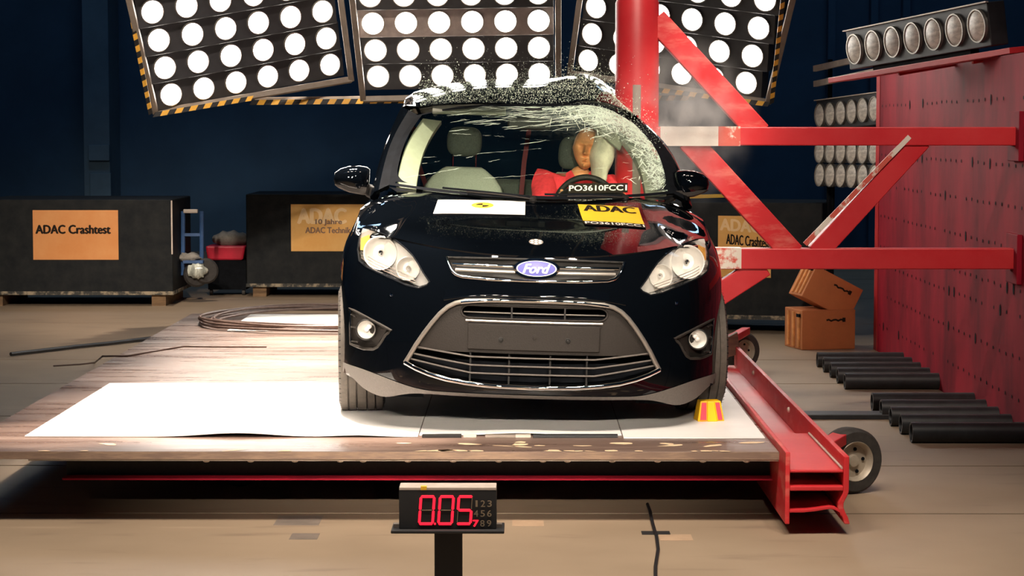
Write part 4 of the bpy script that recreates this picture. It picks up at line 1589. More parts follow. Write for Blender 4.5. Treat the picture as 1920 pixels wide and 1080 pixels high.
def mouth_x(z):
    tb = sorted((p[1], abs(p[0])) for p in MOUTH_L if p[0] < -0.31)
    return interp(tb, z) - 0.004


b = MB()
slot_z0, slot_z1, sxh = 0.532, 0.590, 0.330
b.grid(panel_band(slot_z1, 0.607, lambda z: -mouth_x(z), lambda z: mouth_x(z), 30, 3))
sh = lambda z: 0.30 + 0.038 * math.sqrt(max(0, 1 - ((z - 0.561) / 0.029) ** 2))
for s in (-1, 1):
    if s < 0:
        b.grid(panel_band(slot_z0, slot_z1, lambda z: -mouth_x(z), lambda z: -sh(z), 10, 8))
    else:
        b.grid(panel_band(slot_z0, slot_z1, lambda z: sh(z), lambda z: mouth_x(z), 10, 8))
b.grid(panel_band(0.372, slot_z0, lambda z: -mouth_x(z), lambda z: mouth_x(z), 30, 8))
b.grid([[V((u, front_y(u, 0.372) + REC, 0.372)) for u in [mouth_x(0.372) * i / 15 for i in range(-15, 16)]],
        [V((u, 0.2, 0.372)) for u in [mouth_x(0.372) * i / 15 for i in range(-15, 16)]]])
part('grille_panel', b, 'trim', gr, smooth=30)
# slot lips and slats
sl = [(-0.30, slot_z1), (0.30, slot_z1)]
rimp = [(u * 0.30, slot_z1) for u in [i / 10 for i in range(-10, 11)]] + [(0.30 + 0.038 * math.cos(a), 0.561 + 0.029 * math.sin(a)) for a in [math.pi / 2 - k * math.pi / 8 for k in range(1, 8)]] \
    + [(-u * 0.30, slot_z0) for u in [i / 10 for i in range(-10, 11)]] + [(-0.30 - 0.038 * math.cos(a), 0.561 + 0.029 * math.sin(a)) for a in [-math.pi / 2 + k * math.pi / 8 for k in range(1, 8)]]
part('slot_rim', MB().tube(on_nose(rimp, REC - 0.002), 0.005, 6, loop=True), 'trim', gr)
part('slot_lip', MB().tube(on_nose([(i / 10 * 0.315, 0.520) for i in range(-10, 11)], REC - 0.008), 0.009, 8, flat=0.7), 'satin', gr)
part('slat', MB().tube(on_nose([(i / 10 * 0.325, 0.557) for i in range(-10, 11)], REC + 0.012), 0.009, 8, flat=0.45), 'satin', gr)
for x in (-0.105, 0.14):
    part('divider', MB().box((x - 0.004, 0.03, slot_z0), (x + 0.004, 0.06, slot_z1)), 'trim_dark', gr)
b = MB()
xs_ = [-0.305 + 0.61 * i / 12 for i in range(13)]
b.rings([[V((x, front_y(x, 0.45) + 0.006, z)) for x in xs_] + [V((x, front_y(x, 0.45) + 0.05, z)) for x in xs_[::-1]] for z in (0.388, 0.508)], True, True)
part('plate_panel', b, 'trim', gr, smooth=30, bevel=0.004)
for x, z in ((-0.152, 0.437), (0.003, 0.452), (0.157, 0.440)):
    b = MB().lathe((x, front_y(x, z) + 0.0055, z), (0, -1, 0), [(0, 0.0125), (0.003, 0.0125), (0.004, 0.009), (0.0015, 0.008), (0.003, 0.004), (0.003, 0)], 18)
    part('screw', b, 'trim_dark' if abs(x) > 0.1 else 'trim', gr)
for k, (za, zb) in enumerate(((0.384, 0.353), (0.352, 0.314), (0.326, 0.277))):
    xa = (0.555, 0.572, 0.582)[k]
    pts = dense([(-xa, za), (-0.284, zb)], 8) + dense([(-0.284, zb), (0.284, zb)], 8)[1:] + dense([(0.284, zb), (xa, za)], 8)[1:]
    part('slat', MB().tube(on_nose(pts, 0.018), 0.0085, 8, flat=0.5), 'lip', gr)
for x in (-0.29, -0.11, 0.08, 0.25):
    zc = 0.285
    part('divider', MB().box((x - 0.004, 0.05, 0.23), (x + 0.004, 0.12, 0.37)), 'trim_dark', gr)
part('surround', MB().tube(on_nose(dense(MOUTH_L + sx(MOUTH_L[:-1])[::-1], 3), 0.001), 0.0115, 8), 'satin', gr, smooth=60)
part('chrome_bar', MB().tube(on_nose(dense(MOUTH_B + sx(MOUTH_B[:-1])[::-1], 4), -0.003), 0.0125, 10), 'chrome', gr, smooth=60)
part('chrome_bar', MB().tube(on_nose([(i / 16 * 0.34, 0.619 - 0.018 * abs(i / 16) ** 3) for i in range(-16, 17)], -0.002), 0.0095, 10), 'chrome', gr, smooth=60)
part('crease_strip', MB().tube(on_nose([(i / 16 * 0.42, 0.640 - 0.030 * abs(i / 16) ** 3) for i in range(-16, 17)], 0.004), 0.0075, 8), 'paint', smooth=60)

# ---- upper grille with the oval emblem
ug = part('upper_grille', MB().grid(patch(UG, 0.035, 20, 8)), 'trim_dark')
part('chrome_bar', MB().tube(on_nose(dense(UG_B + sx(UG_B[:-1])[::-1], 3), -0.002), 0.008, 10), 'chrome', ug, smooth=60)
part('surround', MB().tube(on_nose(dense(UG_T + sx(UG_T[:-1])[::-1], 4), 0.006), 0.006, 8), 'trim_dark', ug)
for s in (-1, 1):
    part('chrome_bar', MB().tube(on_nose([(s * (0.095 + 0.29 * i / 8), 0.772) for i in range(9)], 0.004), 0.0085, 10), 'chrome', ug, smooth=60)
    part('slat', MB().tube(on_nose([(s * (0.095 + 0.275 * i / 8), 0.747) for i in range(9)], 0.008), 0.009, 8), 'satin', ug, smooth=60)
eo = V((0.003, front_y(0, 0.767) - 0.012, 0.767))


def oval(a, c, d0, d1, dome=0.0, n=48):
    b = MB()
    mk_ = lambda f, y: [eo + V((a * f * math.cos(2 * math.pi * k / n), y, c * f * math.sin(2 * math.pi * k / n))) for k in range(n)]
    b.rings([mk_(1, d0), mk_(1, d1), mk_(0.97, d1 - 0.002), mk_(0.6, d1 - 0.002 - dome), mk_(0.001, d1 - 0.003 - dome)], True, False)
    return b


em = part('emblem', oval(0.107, 0.047, 0.03, 0.0), 'chrome', ug)
part('emblem_field', oval(0.094, 0.037, 0.0, -0.0035), 'blue', em)
b = MB()
n = 48
for f0, f1 in ((0.93, 0.985),):
    b.rings([[eo + V((0.094 * f * math.cos(2 * math.pi * k / n), -0.0062, 0.037 * f * math.sin(2 * math.pi * k / n))) for k in range(n)] for f in (f0, f1)], True, False)
lettering(b, 'Ford', eo + V((-0.062, -0.0068, -0.021)), (0.124, 0, 0), (0, 0, 0.042), 0, shear=0.35, bold=0.0022)
part('emblem_script', b, 'white', em)

# ---- lower lip, washers
b = MB()
lt, lb = [], []
for i in range(-40, 41):
    x = i / 40 * 0.912
    a = abs(x)
    zt_ = 0.183 + 0.066 * smooth01((a - 0.46) / 0.40)
    zb2 = 0.166 - 0.036 * math.exp(-((a - 0.70) / 0.10) ** 2) + 0.035 * smooth01((a - 0.78) / 0.11)
    lt.append(V((x, front_y(x, zt_) - 0.006, zt_)))
    lb.append(V((x, front_y(x, zt_) + 0.006, zb2)))
b.rings([lt, lb, [p + V((0, 0.05, 0.004)) for p in lb], [p + V((0, 0.05, 0)) for p in lt]], False, False)
part('front_lip', b, 'lip', smooth=60)
for s in (-1, 1):
    for x, z in ((0.668, 0.615),):
        b = MB().lathe((s * x, front_y(x, z) - 0.001, z), (0, -1, 0.2), [(0, 0.009), (0.003, 0.008), (0.004, 0)], 12)
        part('washer_jet', b, 'chrome')
for s in (-1, 1):
    part('air_deflector', MB().box((s * 0.60 - 0.09, 0.42, 0.11), (s * 0.60 + 0.09, 0.44, 0.20)), 'black')
b = MB().box((-0.55, 0.35, 0.15), (0.55, 3.9, 0.19))
part('undertray', b, 'black')

# ---- wheels
def wheel(x, y, steer, name='wheel', worn=True):
    s = 1 if x > 0 else -1
    ax = V((s, 0, 0))
    w = 0.23
    b = MB()
    prof = [(-w * 0.42, WR * 0.64), (-w * 0.5, WR * 0.76), (-w * 0.5, WR * 0.88), (-w * 0.45, WR * 0.965)]
    lands = [(-0.44, -0.31), (-0.27, -0.13), (-0.09, 0.09), (0.13, 0.27), (0.31, 0.44)]
    for a, c_ in lands:
        prof += [(a * w - 0.001, WR * 0.965), (a * w, WR * (0.99 if abs(a) > .4 else 1.0)), (c_ * w, WR * (0.99 if abs(c_) > .4 else 1.0)), (c_ * w + 0.001, WR * 0.965)]
    prof += [(w * 0.45, WR * 0.965), (w * 0.5, WR * 0.88), (w * 0.5, WR * 0.76), (w * 0.42, WR * 0.64)]
    b.lathe((0, 0, 0), ax, prof, 64)
    rot = Matrix.Translation((x, y, WR)) @ Matrix.Rotation(R(steer), 4, 'Z')
    b.xf(lambda p: rot @ p)
    tr = MB()
    for k in range(60):
        t0 = 2 * math.pi * k / 60
        for s2 in (-1, 1):
            p = []
            for a_, u_ in ((0, 0.33), (0.012, 0.33), (0.02, 0.49), (0.008, 0.49)):
                r_ = WR * (0.995 if u_ < 0.4 else 0.955) + 0.001
                p.append(V((s2 * u_ * w, r_ * math.cos(t0 + a_), r_ * math.sin(t0 + a_))))
            tr.add(p, [(0, 1, 2, 3)])
    tr.xf(lambda p: rot @ p)
    b.add(tr.v, tr.f, 1)
    o = part(name, b, ['rubber_worn' if worn else 'rubber', 'black'], smooth=35, raw=True)
    b = MB().lathe((0, 0, 0), ax, [(w * 0.42, WR * 0.66), (w * 0.36, WR * 0.60), (w * 0.1, WR * 0.58), (w * 0.05, WR * 0.2), (w * 0.3, WR * 0.16), (w * 0.32, 0)], 40)
    b.lathe((0, 0, 0), ax, [(-w * 0.42, WR * 0.66), (-w * 0.2, WR * 0.58), (0, WR * 0.3), (0, 0)], 40)
    for k in range(10):
        a = 2 * math.pi * k / 10
        d = V((0, math.cos(a), math.sin(a)))
        b.beam(d * WR * 0.15 + ax * w * 0.30, d * WR * 0.62 + ax * w * 0.36, 0.035, 0.02, ax)
    b.xf(lambda p: rot @ p)
    part('rim', b, 'satin', o, raw=True)


wheel(-WX, AXF, 3)
wheel(WX + 0.008, AXF, 3)
wheel(-WX, AXR, 0)
wheel(WX, AXR, 0)

# ---- windscreen
rng = random.Random(21)
NT, NS = 60, 36
scr = [[ws(-0.97 + 1.94 * i / NT, 0.035 + 0.935 * j / NS) for i in range(NT + 1)] for j in range(NS + 1)]
screen = part('windscreen', MB().grid(scr), 'screen', smooth=70)
att = screen.data.attributes.new('damage', 'FLOAT', 'POINT')


def damage(t, s):
    """how crazed the glass is: along the struck edge and the top right corner"""
    d_edge = (1.0 - t) / (0.075 + 0.16 * s)
    right_ = math.exp(-(max(0, d_edge)) ** 1.6)
    corner = math.exp(-(((t - 0.72) / 0.42) ** 2 + ((s - 0.98) / 0.20) ** 2))
    topb = math.exp(-((1 - s) / 0.09) ** 1.4) * smooth01((t + 0.5) / 0.9) * 0.8
    return min(1.0, right_ * 0.95 + corner * 0.85 + topb * 0.55)


k = 0
for j in range(NS + 1):
    for i in range(NT + 1):
        att.data[k].value = 0.95 * damage(-0.97 + 1.94 * i / NT, 0.035 + 0.935 * j / NS)
        k += 1
WN = (ws(0.1, 0.5) - ws(0, 0.5)).cross(ws(0, 0.6) - ws(0, 0.5)).normalized()
if WN.y > 0: WN = -WN


def crack(b, pts, w):
    """sliver of opened glass along a (t, s) path"""
    P_ = [ws(t, s) + WN * 0.0025 for t, s in pts]
    n = len(P_)
    L, R_ = [], []
    for i, p in enumerate(P_):
        d = (P_[min(i + 1, n - 1)] - P_[max(i - 1, 0)]).normalized()
        sd = d.cross(WN).normalized()
        ww = 1.3 * w * (math.sin(math.pi * (i + 0.35) / (n - 0.3)) * 0.9 + 0.1) * rng.uniform(0.6, 1.2)
        L.append(p + sd * ww); R_.append(p - sd * ww)
    b.grid([L, R_])


b = MB()
IT, IS = 0.86, 1.0
# long dashes radiating to the left from the struck corner, dense towards the top
for k in range(210):
    s_at = 1.0 - abs(rng.gauss(0, 0.17)) * (1.0 if k % 3 else 1.5)
    if s_at < 0.25 or (s_at < 0.66 and rng.random() < 0.8): continue
    t0 = rng.uniform(-0.62, 0.75)
    if t0 < -0.2 and rng.random() < 0.5: continue
    ln = rng.uniform(0.05, 0.34) * (0.5 + 0.5 * s_at)
    slope = (IS - s_at) / max(0.35, IT - t0) * 0.55 + rng.uniform(-0.14, 0.14)
    pts, n = [], 7
    curve = rng.uniform(-0.05, 0.05)
    for i in range(n):
        u = i / (n - 1)
        t = t0 - ln / 2 + ln * u
        pts.append((t, s_at + slope * (u - 0.5) * ln + curve * (u - 0.5) ** 2 + rng.uniform(-0.005, 0.005)))
    if max(p[1] for p in pts) > 0.97 or max(p[0] for p in pts) > 0.96: continue
    crack(b, pts, rng.uniform(0.0008, 0.0028))
# few long cracks across the passenger side
for (t0, s0, t1, s1_) in ((-0.90, 0.10, -0.05, 0.42), (-0.80, 0.33, 0.05, 0.47), (-0.62, 0.62, 0.1, 0.56), (-0.35, 0.16, 0.45, 0.28), (-0.1, 0.66, 0.62, 0.70), (-0.82, 0.26, -0.45, 0.36)):
    u = 0.0
    while u < 1:
        l = rng.uniform(0.03, 0.16)
        if rng.random() < 0.65:
            pts = [(t0 + (t1 - t0) * (u + l * q / 5), s0 + (s1_ - s0) * (u + l * q / 5) + rng.uniform(-0.004, 0.004)) for q in range(6)]
            crack(b, pts, rng.uniform(0.0003, 0.0008))
        u += l
# short strokes off the right edge
for k in range(620):
    s_at = rng.uniform(0.05, 0.96)
    dist = rng.expovariate(1.0) * (0.075 + 0.11 * s_at)
    t0 = 0.95 - dist
    if t0 < (0.68 if s_at < 0.78 else 0.3): continue
    ln = rng.uniform(0.015, 0.10)
    ang = rng.gauss(-0.25, 0.55) if rng.random() < 0.75 else rng.uniform(-1.6, 1.6)
    pts = []
    for i in range(5):
        u = i / 4
        pts.append((t0 - ln * u * math.cos(ang), s_at + ln * u * math.sin(ang) * 1.3 + rng.uniform(-0.006, 0.006)))
    if max(abs(p[0]) for p in pts) > 0.965 or max(p[1] for p in pts) > 0.965 or min(p[1] for p in pts) < 0.05: continue
    if min(p[0] for p in pts) < 0.80 - 0.14 * s_at and s_at < 0.72 and rng.random() < 0.85: continue
    crack(b, pts, rng.uniform(0.0007, 0.0024))
# crazed web at the top right
for k in range(420):
    t0 = 0.95 - abs(rng.gauss(0, 0.30)); s0 = 0.96 - abs(rng.gauss(0, 0.13))
    ang = rng.uniform(0, math.pi)
    ln = rng.uniform(0.02, 0.09)
    pts = [(t0 + ln * (i / 4 - 0.5) * math.cos(ang), s0 + ln * (i / 4 - 0.5) * math.sin(ang) * 1.2 + rng.uniform(-0.006, 0.006)) for i in range(5)]
    if max(abs(p[0]) for p in pts) > 0.965 or max(p[1] for p in pts) > 0.968: continue
    crack(b, pts, rng.uniform(0.0006, 0.002))
part('crack_lines', b, 'crack', screen, smooth=None, fix=False)
# dark printed border
b = MB()
off = WN * 0.001
brd = lambda f: [[ws(*f(i / 40, q)) + off for i in range(41)] for q in (0, 1)]
b.grid(brd(lambda u, q: (-0.97 + 1.94 * u, 0.0 + 0.028 * q)))
b.grid(brd(lambda u, q: (-0.985 + 1.97 * u, 0.972 + 0.028 * q)))
b.grid(brd(lambda u, q: (-1.0 + 0.045 * q, u)))
b.grid(brd(lambda u, q: (1.0 - 0.045 * q, u)))
for s in (-1, 1):       # rounded lower corners
    for k in range(8):
        a0, a1 = k / 8 * math.pi / 2, (k + 1) / 8 * math.pi / 2
        cpt = lambda a: (s * (0.955 - 0.10 * (1 - math.sin(a))), 0.05 + 0.13 * (1 - math.cos(a)))
        b.add([ws(s * 0.96, 0.045) + off, ws(*cpt(a0)) + off, ws(*cpt(a1)) + off], [(0, 1, 2)])
part('screen_border', b, 'black', screen, smooth=60)

# ---- pillars, roof, side glass
def pil(s_, f):     # outer edge of the front pillar
    return V((s_ * sinterp([(0, 0.835), (0.5, 0.785), (1, 0.712)], f), sinterp([(0, 1.36), (0.5, 1.72), (1, 2.08)], f), sinterp([(0, 1.02), (0.5, 1.275), (1, 1.505)], f)))


def roof(t, r):
    a = abs(t)
    y = (1.84 + 0.13 * t * t) + (4.15 - 1.84 - 0.13 * t * t) * r
    zc = sinterp([(1.80, 1.530), (1.84, 1.540), (1.92, 1.568), (2.05, 1.608), (2.4, 1.668), (2.8, 1.696), (3.5, 1.68), (4.15, 1.59)], y)
    return V((t * (0.618 + 0.05 * min(1, r * 5)), y, zc - (0.075 + 0.02 * min(1, r * 5)) * a ** 2.5))


for s in (-1, 1):
    b = MB()
    rows = []
    for k in range(13):
        f = k / 12
        pi_, po = ws(s * 1.0, f), pil(s, f)
        m1 = pi_.lerp(po, 0.45) + V((s * 0.010, -0.012, 0.008))
        m2 = pi_.lerp(po, 0.8) + V((s * 0.012, -0.004, 0.006))
        rows.append([m1 + V((-s * 0.004, 0.002, 0)), m1.lerp(m2, 0.5) + V((s * 0.004, -0.006, 0.004)), m2, m2.lerp(po, 0.55) + V((s * 0.006, 0.002, 0.003)), po, po + V((-s * 0.03, 0.05, -0.01)), m1 + V((-s * 0.005, 0.05, -0.03))])
    b.rings(rows, True, True)
    fp = part('front_pillar', b, 'paint', smooth=60)
    rows = []
    for k in range(13):
        f = k / 12
        pi_, po = ws(s * 1.0, f), pil(s, f)
        m1 = pi_.lerp(po, 0.45) + V((s * 0.010, -0.012, 0.008))
        rows.append([pi_, pi_.lerp(m1, 0.5) + V((0, -0.003, 0)), m1, m1 + V((0, 0.05, -0.02)), pi_ + V((0, 0.05, -0.02))])
    part('screen_moulding', MB().rings(rows, True, True), 'black', fp, smooth=60)
    rows = []
    for k in range(9):
        f = 0.03 + 0.95 * k / 8
        p = ws(s * 0.95, f)
        rows.append([p + V((0, 0.03, -0.02)), p + V((-s * 0.10, 0.10, -0.03)), p + V((-s * 0.10, 0.15, -0.05)), p + V((s * 0.0, 0.10, -0.05))])
    part('pillar_trim', MB().rings(rows, True, True), 'cream', smooth=60)
    # roof rail
    rows = []
    for k in range(16):
        r_ = k / 15
        pr = roof(s * 1.0, r_)
        po = V((s * (0.712 + 0.01 * math.sin(math.pi * r_)), 2.08 + (4.1 - 2.08) * r_, sinterp([(0, 1.505), (0.3, 1.535), (0.6, 1.535), (1, 1.47)], r_)))
        rows.append([pr, pr.lerp(po, 0.6) + V((s * 0.008, 0, 0.010)), po, po + V((-s * 0.05, 0, -0.03)), pr + V((-s * 0.02, 0, -0.04))])
    part('roof_rail', MB().rings(rows, True, True), 'paint', smooth=60)
    # side glass and posts
    belt = lambda y: V((s * (0.842 - 0.01 * max(0, y - 3)), y, 1.005 + 0.018 * (y - 1.3)))
    rail = lambda y: V((s * 0.716, y, sinterp([(2.0, 1.47), (2.1, 1.50), (2.7, 1.53), (3.3, 1.53), (4.1, 1.46)], y)))
    for nm, ya, yb, yc, yd in (('middle_pillar', 2.62, 2.74, 2.64, 2.74), ('rear_pillar', 3.52, 3.62, 3.44, 3.54), ('tail_pillar', 4.1, 4.3, 4.0, 4.1)):
        rows = []
        for k in range(7):
            f = k / 6
            A, B = belt(ya + (0)).lerp(rail(yc), f), belt(yb).lerp(rail(yd), f)
            rows.append([A, B, B - V((s * 0.04, 0, 0)), A - V((s * 0.04, 0, 0))])
        part(nm, MB().rings(rows, True, True), 'paint', smooth=30)
    if s < 0:
        panes = ((1.42, 2.62, 2.04, 2.64), (2.74, 3.52, 2.74, 3.44), (3.62, 4.1, 3.54, 4.0))
    else:
        panes = ((3.62, 4.1, 3.54, 4.0),)
    for ya, yb, yc, yd in panes:
        b = MB()
        b.grid([[(belt(ya + (yb - ya) * i / 8) + V((-s * 0.012, 0, 0))).lerp(rail(yc + (yd - yc) * i / 8) + V((-s * 0.012, 0, 0)), f) for i in range(9)] for f in (0, .33, .66, 1)])
        part('side_window', b, 'side_glass', smooth=60)
b = MB()
b.grid([[roof(-1 + 2 * i / 48, j / 40) for i in range(49)] for j in range(41)])
rf = part('roof', b, 'paint', smooth=60)
b = MB()
b.grid([[roof(-0.98 + 1.96 * i / 40, 0.02 + 0.96 * j / 20) + V((0, 0, -0.028)) for i in range(41)] for j in range(21)])
part('headliner', b, 'headliner', smooth=60)
b = MB()
b.grid([[V((-0.66 + 1.32 * i / 12, 4.12 + 0.2 * (1 - f), 1.02 + (1.56 - 1.02) * f)) for i in range(13)] for f in (0, .33, .66, 1)])
part('rear_window', b, 'side_glass', smooth=60)

# ---- wing mirrors
MO = [(-1.035, 1.118), (-1.028, 1.150), (-1.00, 1.172), (-0.955, 1.186), (-0.90, 1.190), (-0.862, 1.184), (-0.846, 1.172), (-0.846, 1.11), (-0.852, 1.044), (-0.88, 1.041),
      (-0.95, 1.052), (-1.005, 1.074), (-1.028, 1.092)]
mc = V((-0.945, 0, 1.12))
for s in (-1, 1):
    def mx(p):
        if s < 0: return p
        return V((-(p.x) - 0.100, p.y + 0.02, p.z + 0.030))
    rows = []
    for y, f in ((1.362, 0.02), (1.364, 0.55), (1.375, 0.82), (1.40, 0.95), (1.44, 1.0), (1.53, 1.0), (1.545, 0.93), (1.545, 0.02)):
        rows.append([mx(V((mc.x + (x - mc.x) * f, y, mc.z + (z - mc.z) * f))) for x, z in MO])
    mr = part('wing_mirror', MB().rings(rows, True, True), 'paint', smooth=60)
    low = [(-1.026, 1.088), (-0.96, 1.080), (-0.846, 1.076), (-0.852, 1.043), (-0.88, 1.040), (-0.95, 1.051), (-1.003, 1.072)]
    rows = []
    for y, f in ((1.366, 0.90), (1.39, 1.01), (1.44, 1.03), (1.50, 1.02)):
        rows.append([mx(V((mc.x + (x - mc.x) * f, y, 1.12 + (z - 1.12) * f))) for x, z in low])
    part('lower_shell', MB().rings(rows, True, True), 'trim', mr, smooth=40)
    part('mirror_arm', MB().hexa([mx(V(q)) for q in ((-0.87, 1.43, 1.035), (-0.80, 1.40, 1.00), (-0.80, 1.52, 1.00), (-0.87, 1.52, 1.035),
                                                     (-0.87, 1.43, 1.10), (-0.80, 1.40, 1.08), (-0.80, 1.52, 1.08), (-0.87, 1.52, 1.10))]), 'trim_dark', mr, bevel=0.01)

# ---- wipers
for (t0, s0), (t1, s1_) in (((-0.62, 0.035), (-0.02, 0.012)), ((0.08, 0.035), (0.62, 0.012))):
    pts = [ws(t0 + (t1 - t0) * i / 10, s0 + (s1_ - s0) * i / 10) + WN * (0.006 + 0.005 * math.sin(math.pi * i / 10)) for i in range(11)]
    w_ = part('wiper', MB().tube(pts, 0.0055, 6), 'black')
    pts = [ws(t1 + 0.02 - (t1 - t0) * 0.75 * i / 10, -0.02 + 0.03 * i / 10) + WN * (0.012 + 0.008 * math.sin(math.pi * i / 10)) for i in range(11)]
    part('wiper_arm', MB().tube(pts, 0.0065, 6, flat=0.6), 'trim', w_)
    part('wiper_pivot', MB().lathe(ws(t1 + 0.02, 0.0) + V((0, -0.01, -0.01)), WN, [(0, 0.02), (0.02, 0.017), (0.025, 0)], 16), 'trim_dark', w_)

# ---- things stuck on the car
def sheet_on_bonnet(x0, x1, y0_, y1_, lift, n=10, dxb=(0, 0), dyr=(0, 0)):
    rows = []
    for j in range(n + 1):
        v_ = j / n
        row = []
        for i in range(n + 1):
            u_ = i / n
            xa = (x0 + dxb[0] * (1 - v_)) + ((x1 + dxb[1] * (1 - v_)) - (x0 + dxb[0] * (1 - v_))) * u_
            y = y0_ + (y1_ - y0_) * v_ + (dyr[0] + (dyr[1] - dyr[0]) * u_)
            row.append(V((xa, y, hood_z(xa, y) + 0.0085 + lift)))
        rows.append(row)
    return rows


def drape(mb, x0, x1, y0_, y1_, lift, dxb, dyr):
    """bend lettering drawn in the unit square (x, y) on to the bonnet"""
    out = []
    for p in mb.v:
        u_, v_ = p.x, p.y
        xa = (x0 + dxb[0] * (1 - v_)) + ((x1 + dxb[1] * (1 - v_)) - (x0 + dxb[0] * (1 - v_))) * u_
        y = y0_ + (y1_ - y0_) * v_ + (dyr[0] + (dyr[1] - dyr[0]) * u_)
        out.append(V((xa, y, hood_z(xa, y) + 0.0085 + lift + p.z)))
    mb.v = out
    return mb


A1 = (-0.478, -0.038, 0.79, 1.00)
dx1, dy1 = (-0.018, -0.004), (0.0, 0.0)
sh1 = part('bonnet_sheet', MB().grid(sheet_on_bonnet(*A1, 0.0012, dxb=dx1, dyr=dy1)), 'white', smooth=60)
sh1['label'] = 'white paper sheet with a small round black and yellow emblem'
b = MB()
circ = lambda f, n=32: [V((0.52 + 0.125 * f * math.cos(2 * math.pi * k / n), 0.62 + 0.205 * f * math.sin(2 * math.pi * k / n), 0)) for k in range(n)]
b.add(circ(1), [tuple(range(32))], 0)
for q in (1, 3):
    p = [V((0.52, 0.62, 0.0004))] + [V((0.52 + 0.075 * math.cos(math.pi / 2 * (q + k / 8)), 0.62 + 0.125 * math.sin(math.pi / 2 * (q + k / 8)), 0.0004)) for k in range(9)]
    b.add(p, [tuple(range(10))], 1)
part('round_emblem', drape(b, *A1, 0.002, dx1, dy1), ['yellow', 'ink'], sh1, fix=False)
A2 = (0.225, 0.53, 0.72, 0.98)
dx2, dy2 = (0.017, 0.014), (0.0, 0.0)
sh2 = part('bonnet_sign', MB().grid(sheet_on_bonnet(*A2, 0.0012, dxb=dx2, dyr=dy2)), 'yellow', smooth=60)
sh2['label'] = 'yellow sign with large dark letters'
b = MB()
lettering(b, 'ADAC', (0.08, 0.62, 0), (0.84, 0, 0), (0, 0.34, 0), 0, bold=0.017)
part('lettering', drape(b, *A2, 0.002, dx2, dy2), 'ink', sh2, fix=False)
A3 = (0.243, 0.545, 0.645, 0.72)
sh3 = part('number_strip', MB().grid(sheet_on_bonnet(*A3, 0.0012, dxb=(0.004, 0.004), dyr=dy2)), 'ink', sh2, smooth=60)
b = MB()
lettering(b, 'PO3610FCC1', (0.02, 0.2, 0), (0.96, 0, 0), (0, 0.6, 0), 0, bold=0.004)
part('number_lettering', drape(b, *A3, 0.002, (0.004, 0.004), dy2), 'white', sh2, fix=False)
# round target dot
b = MB()
cx, cy = 0.003, 0.285
pt = lambda r_, a, e, ox=0, oy=0: V((cx + ox + r_ * math.cos(a), cy + oy + r_ * 1.45 * math.sin(a), hood_z(cx, cy + oy + r_ * 1.45 * math.sin(a)) + 0.006 + e))
b.add([pt(0.034, 2 * math.pi * k / 24, 0) for k in range(24)], [tuple(range(24))], 0)
for k in range(7):
    ox, oy = (0, 0) if k == 6 else (0.022 * math.cos(k * math.pi / 3 + 0.5), 0.032 * math.sin(k * math.pi / 3 + 0.5))
    b.add([pt(0.009, 2 * math.pi * j / 12, 0.0006, ox, oy) for j in range(12)], [tuple(range(12))], 1)
o = part('target_dot', b, ['grey_steel', 'white'], fix=False)

# ---- interior
def dash(x):
    return 1.055 - 0.05 * (abs(x) / 0.7) ** 2


b = MB()
rows = []
for y, dz, in ((1.12, -0.06), (1.30, -0.012), (1.50, 0.0), (1.66, -0.01), (1.74, -0.06), (1.76, -0.25)):
    rows.append([V((0.70 * i / 14, y + 0.05 * (i / 14) ** 2, dash(0.7 * i / 14) + dz - 0.02)) for i in range(-14, 15)])
b.rings(rows, False, False)
db = part('dashboard', b, 'fabric_dark', smooth=50)
b = MB()
b.ellipsoid((0.335, 1.62, 1.05), (0.19, 0.12, 0.07))
part('instrument_hood', b, 'trim_dark', db, smooth=60)
# steering wheel
swc, tilt = V((0.335, 1.84, 0.985)), R(28)
su = V((0, math.sin(tilt), math.cos(tilt)))
swn = V((0, -math.cos(tilt), math.sin(tilt)))
b = MB().tube([swc + (V((1, 0, 0)) * math.cos(2 * math.pi * k / 48) + su * math.sin(2 * math.pi * k / 48)) * 0.192 for k in range(48)], 0.017, 10, loop=True)
stw = part('steering_wheel', b, 'trim_dark', smooth=60)
part('hub', MB().ellipsoid(swc - swn * -0.02, (0.075, 0.03, 0.06)), 'trim_dark', stw)
for a in (0.15, math.pi - 0.15, -math.pi / 2):
    part('spoke', MB().beam(swc, swc + (V((1, 0, 0)) * math.cos(a) + su * math.sin(a)) * 0.185, 0.035, 0.015, swn), 'trim_dark', stw)
# number label behind the glass
lo_ = V((0.190, 1.230, 1.088)); lr = V((0.295, 0.0, 0.012)); lu = V((0, 0.012, 0.044))
lb_ = part('dash_label', MB().obox(lo_ + lr / 2 + lu / 2 + V((0, 0.004, 0)), lr / 2 * 1.04, lu / 2 * 1.1, V((0, 0.002, 0))), 'ink', db)
b = MB()
lettering(b, 'PO3610FCC1', lo_ + lu * 0.2, lr, lu * 0.62, 0, bold=0.0012)
part('label_lettering', b, 'white', db, fix=False)


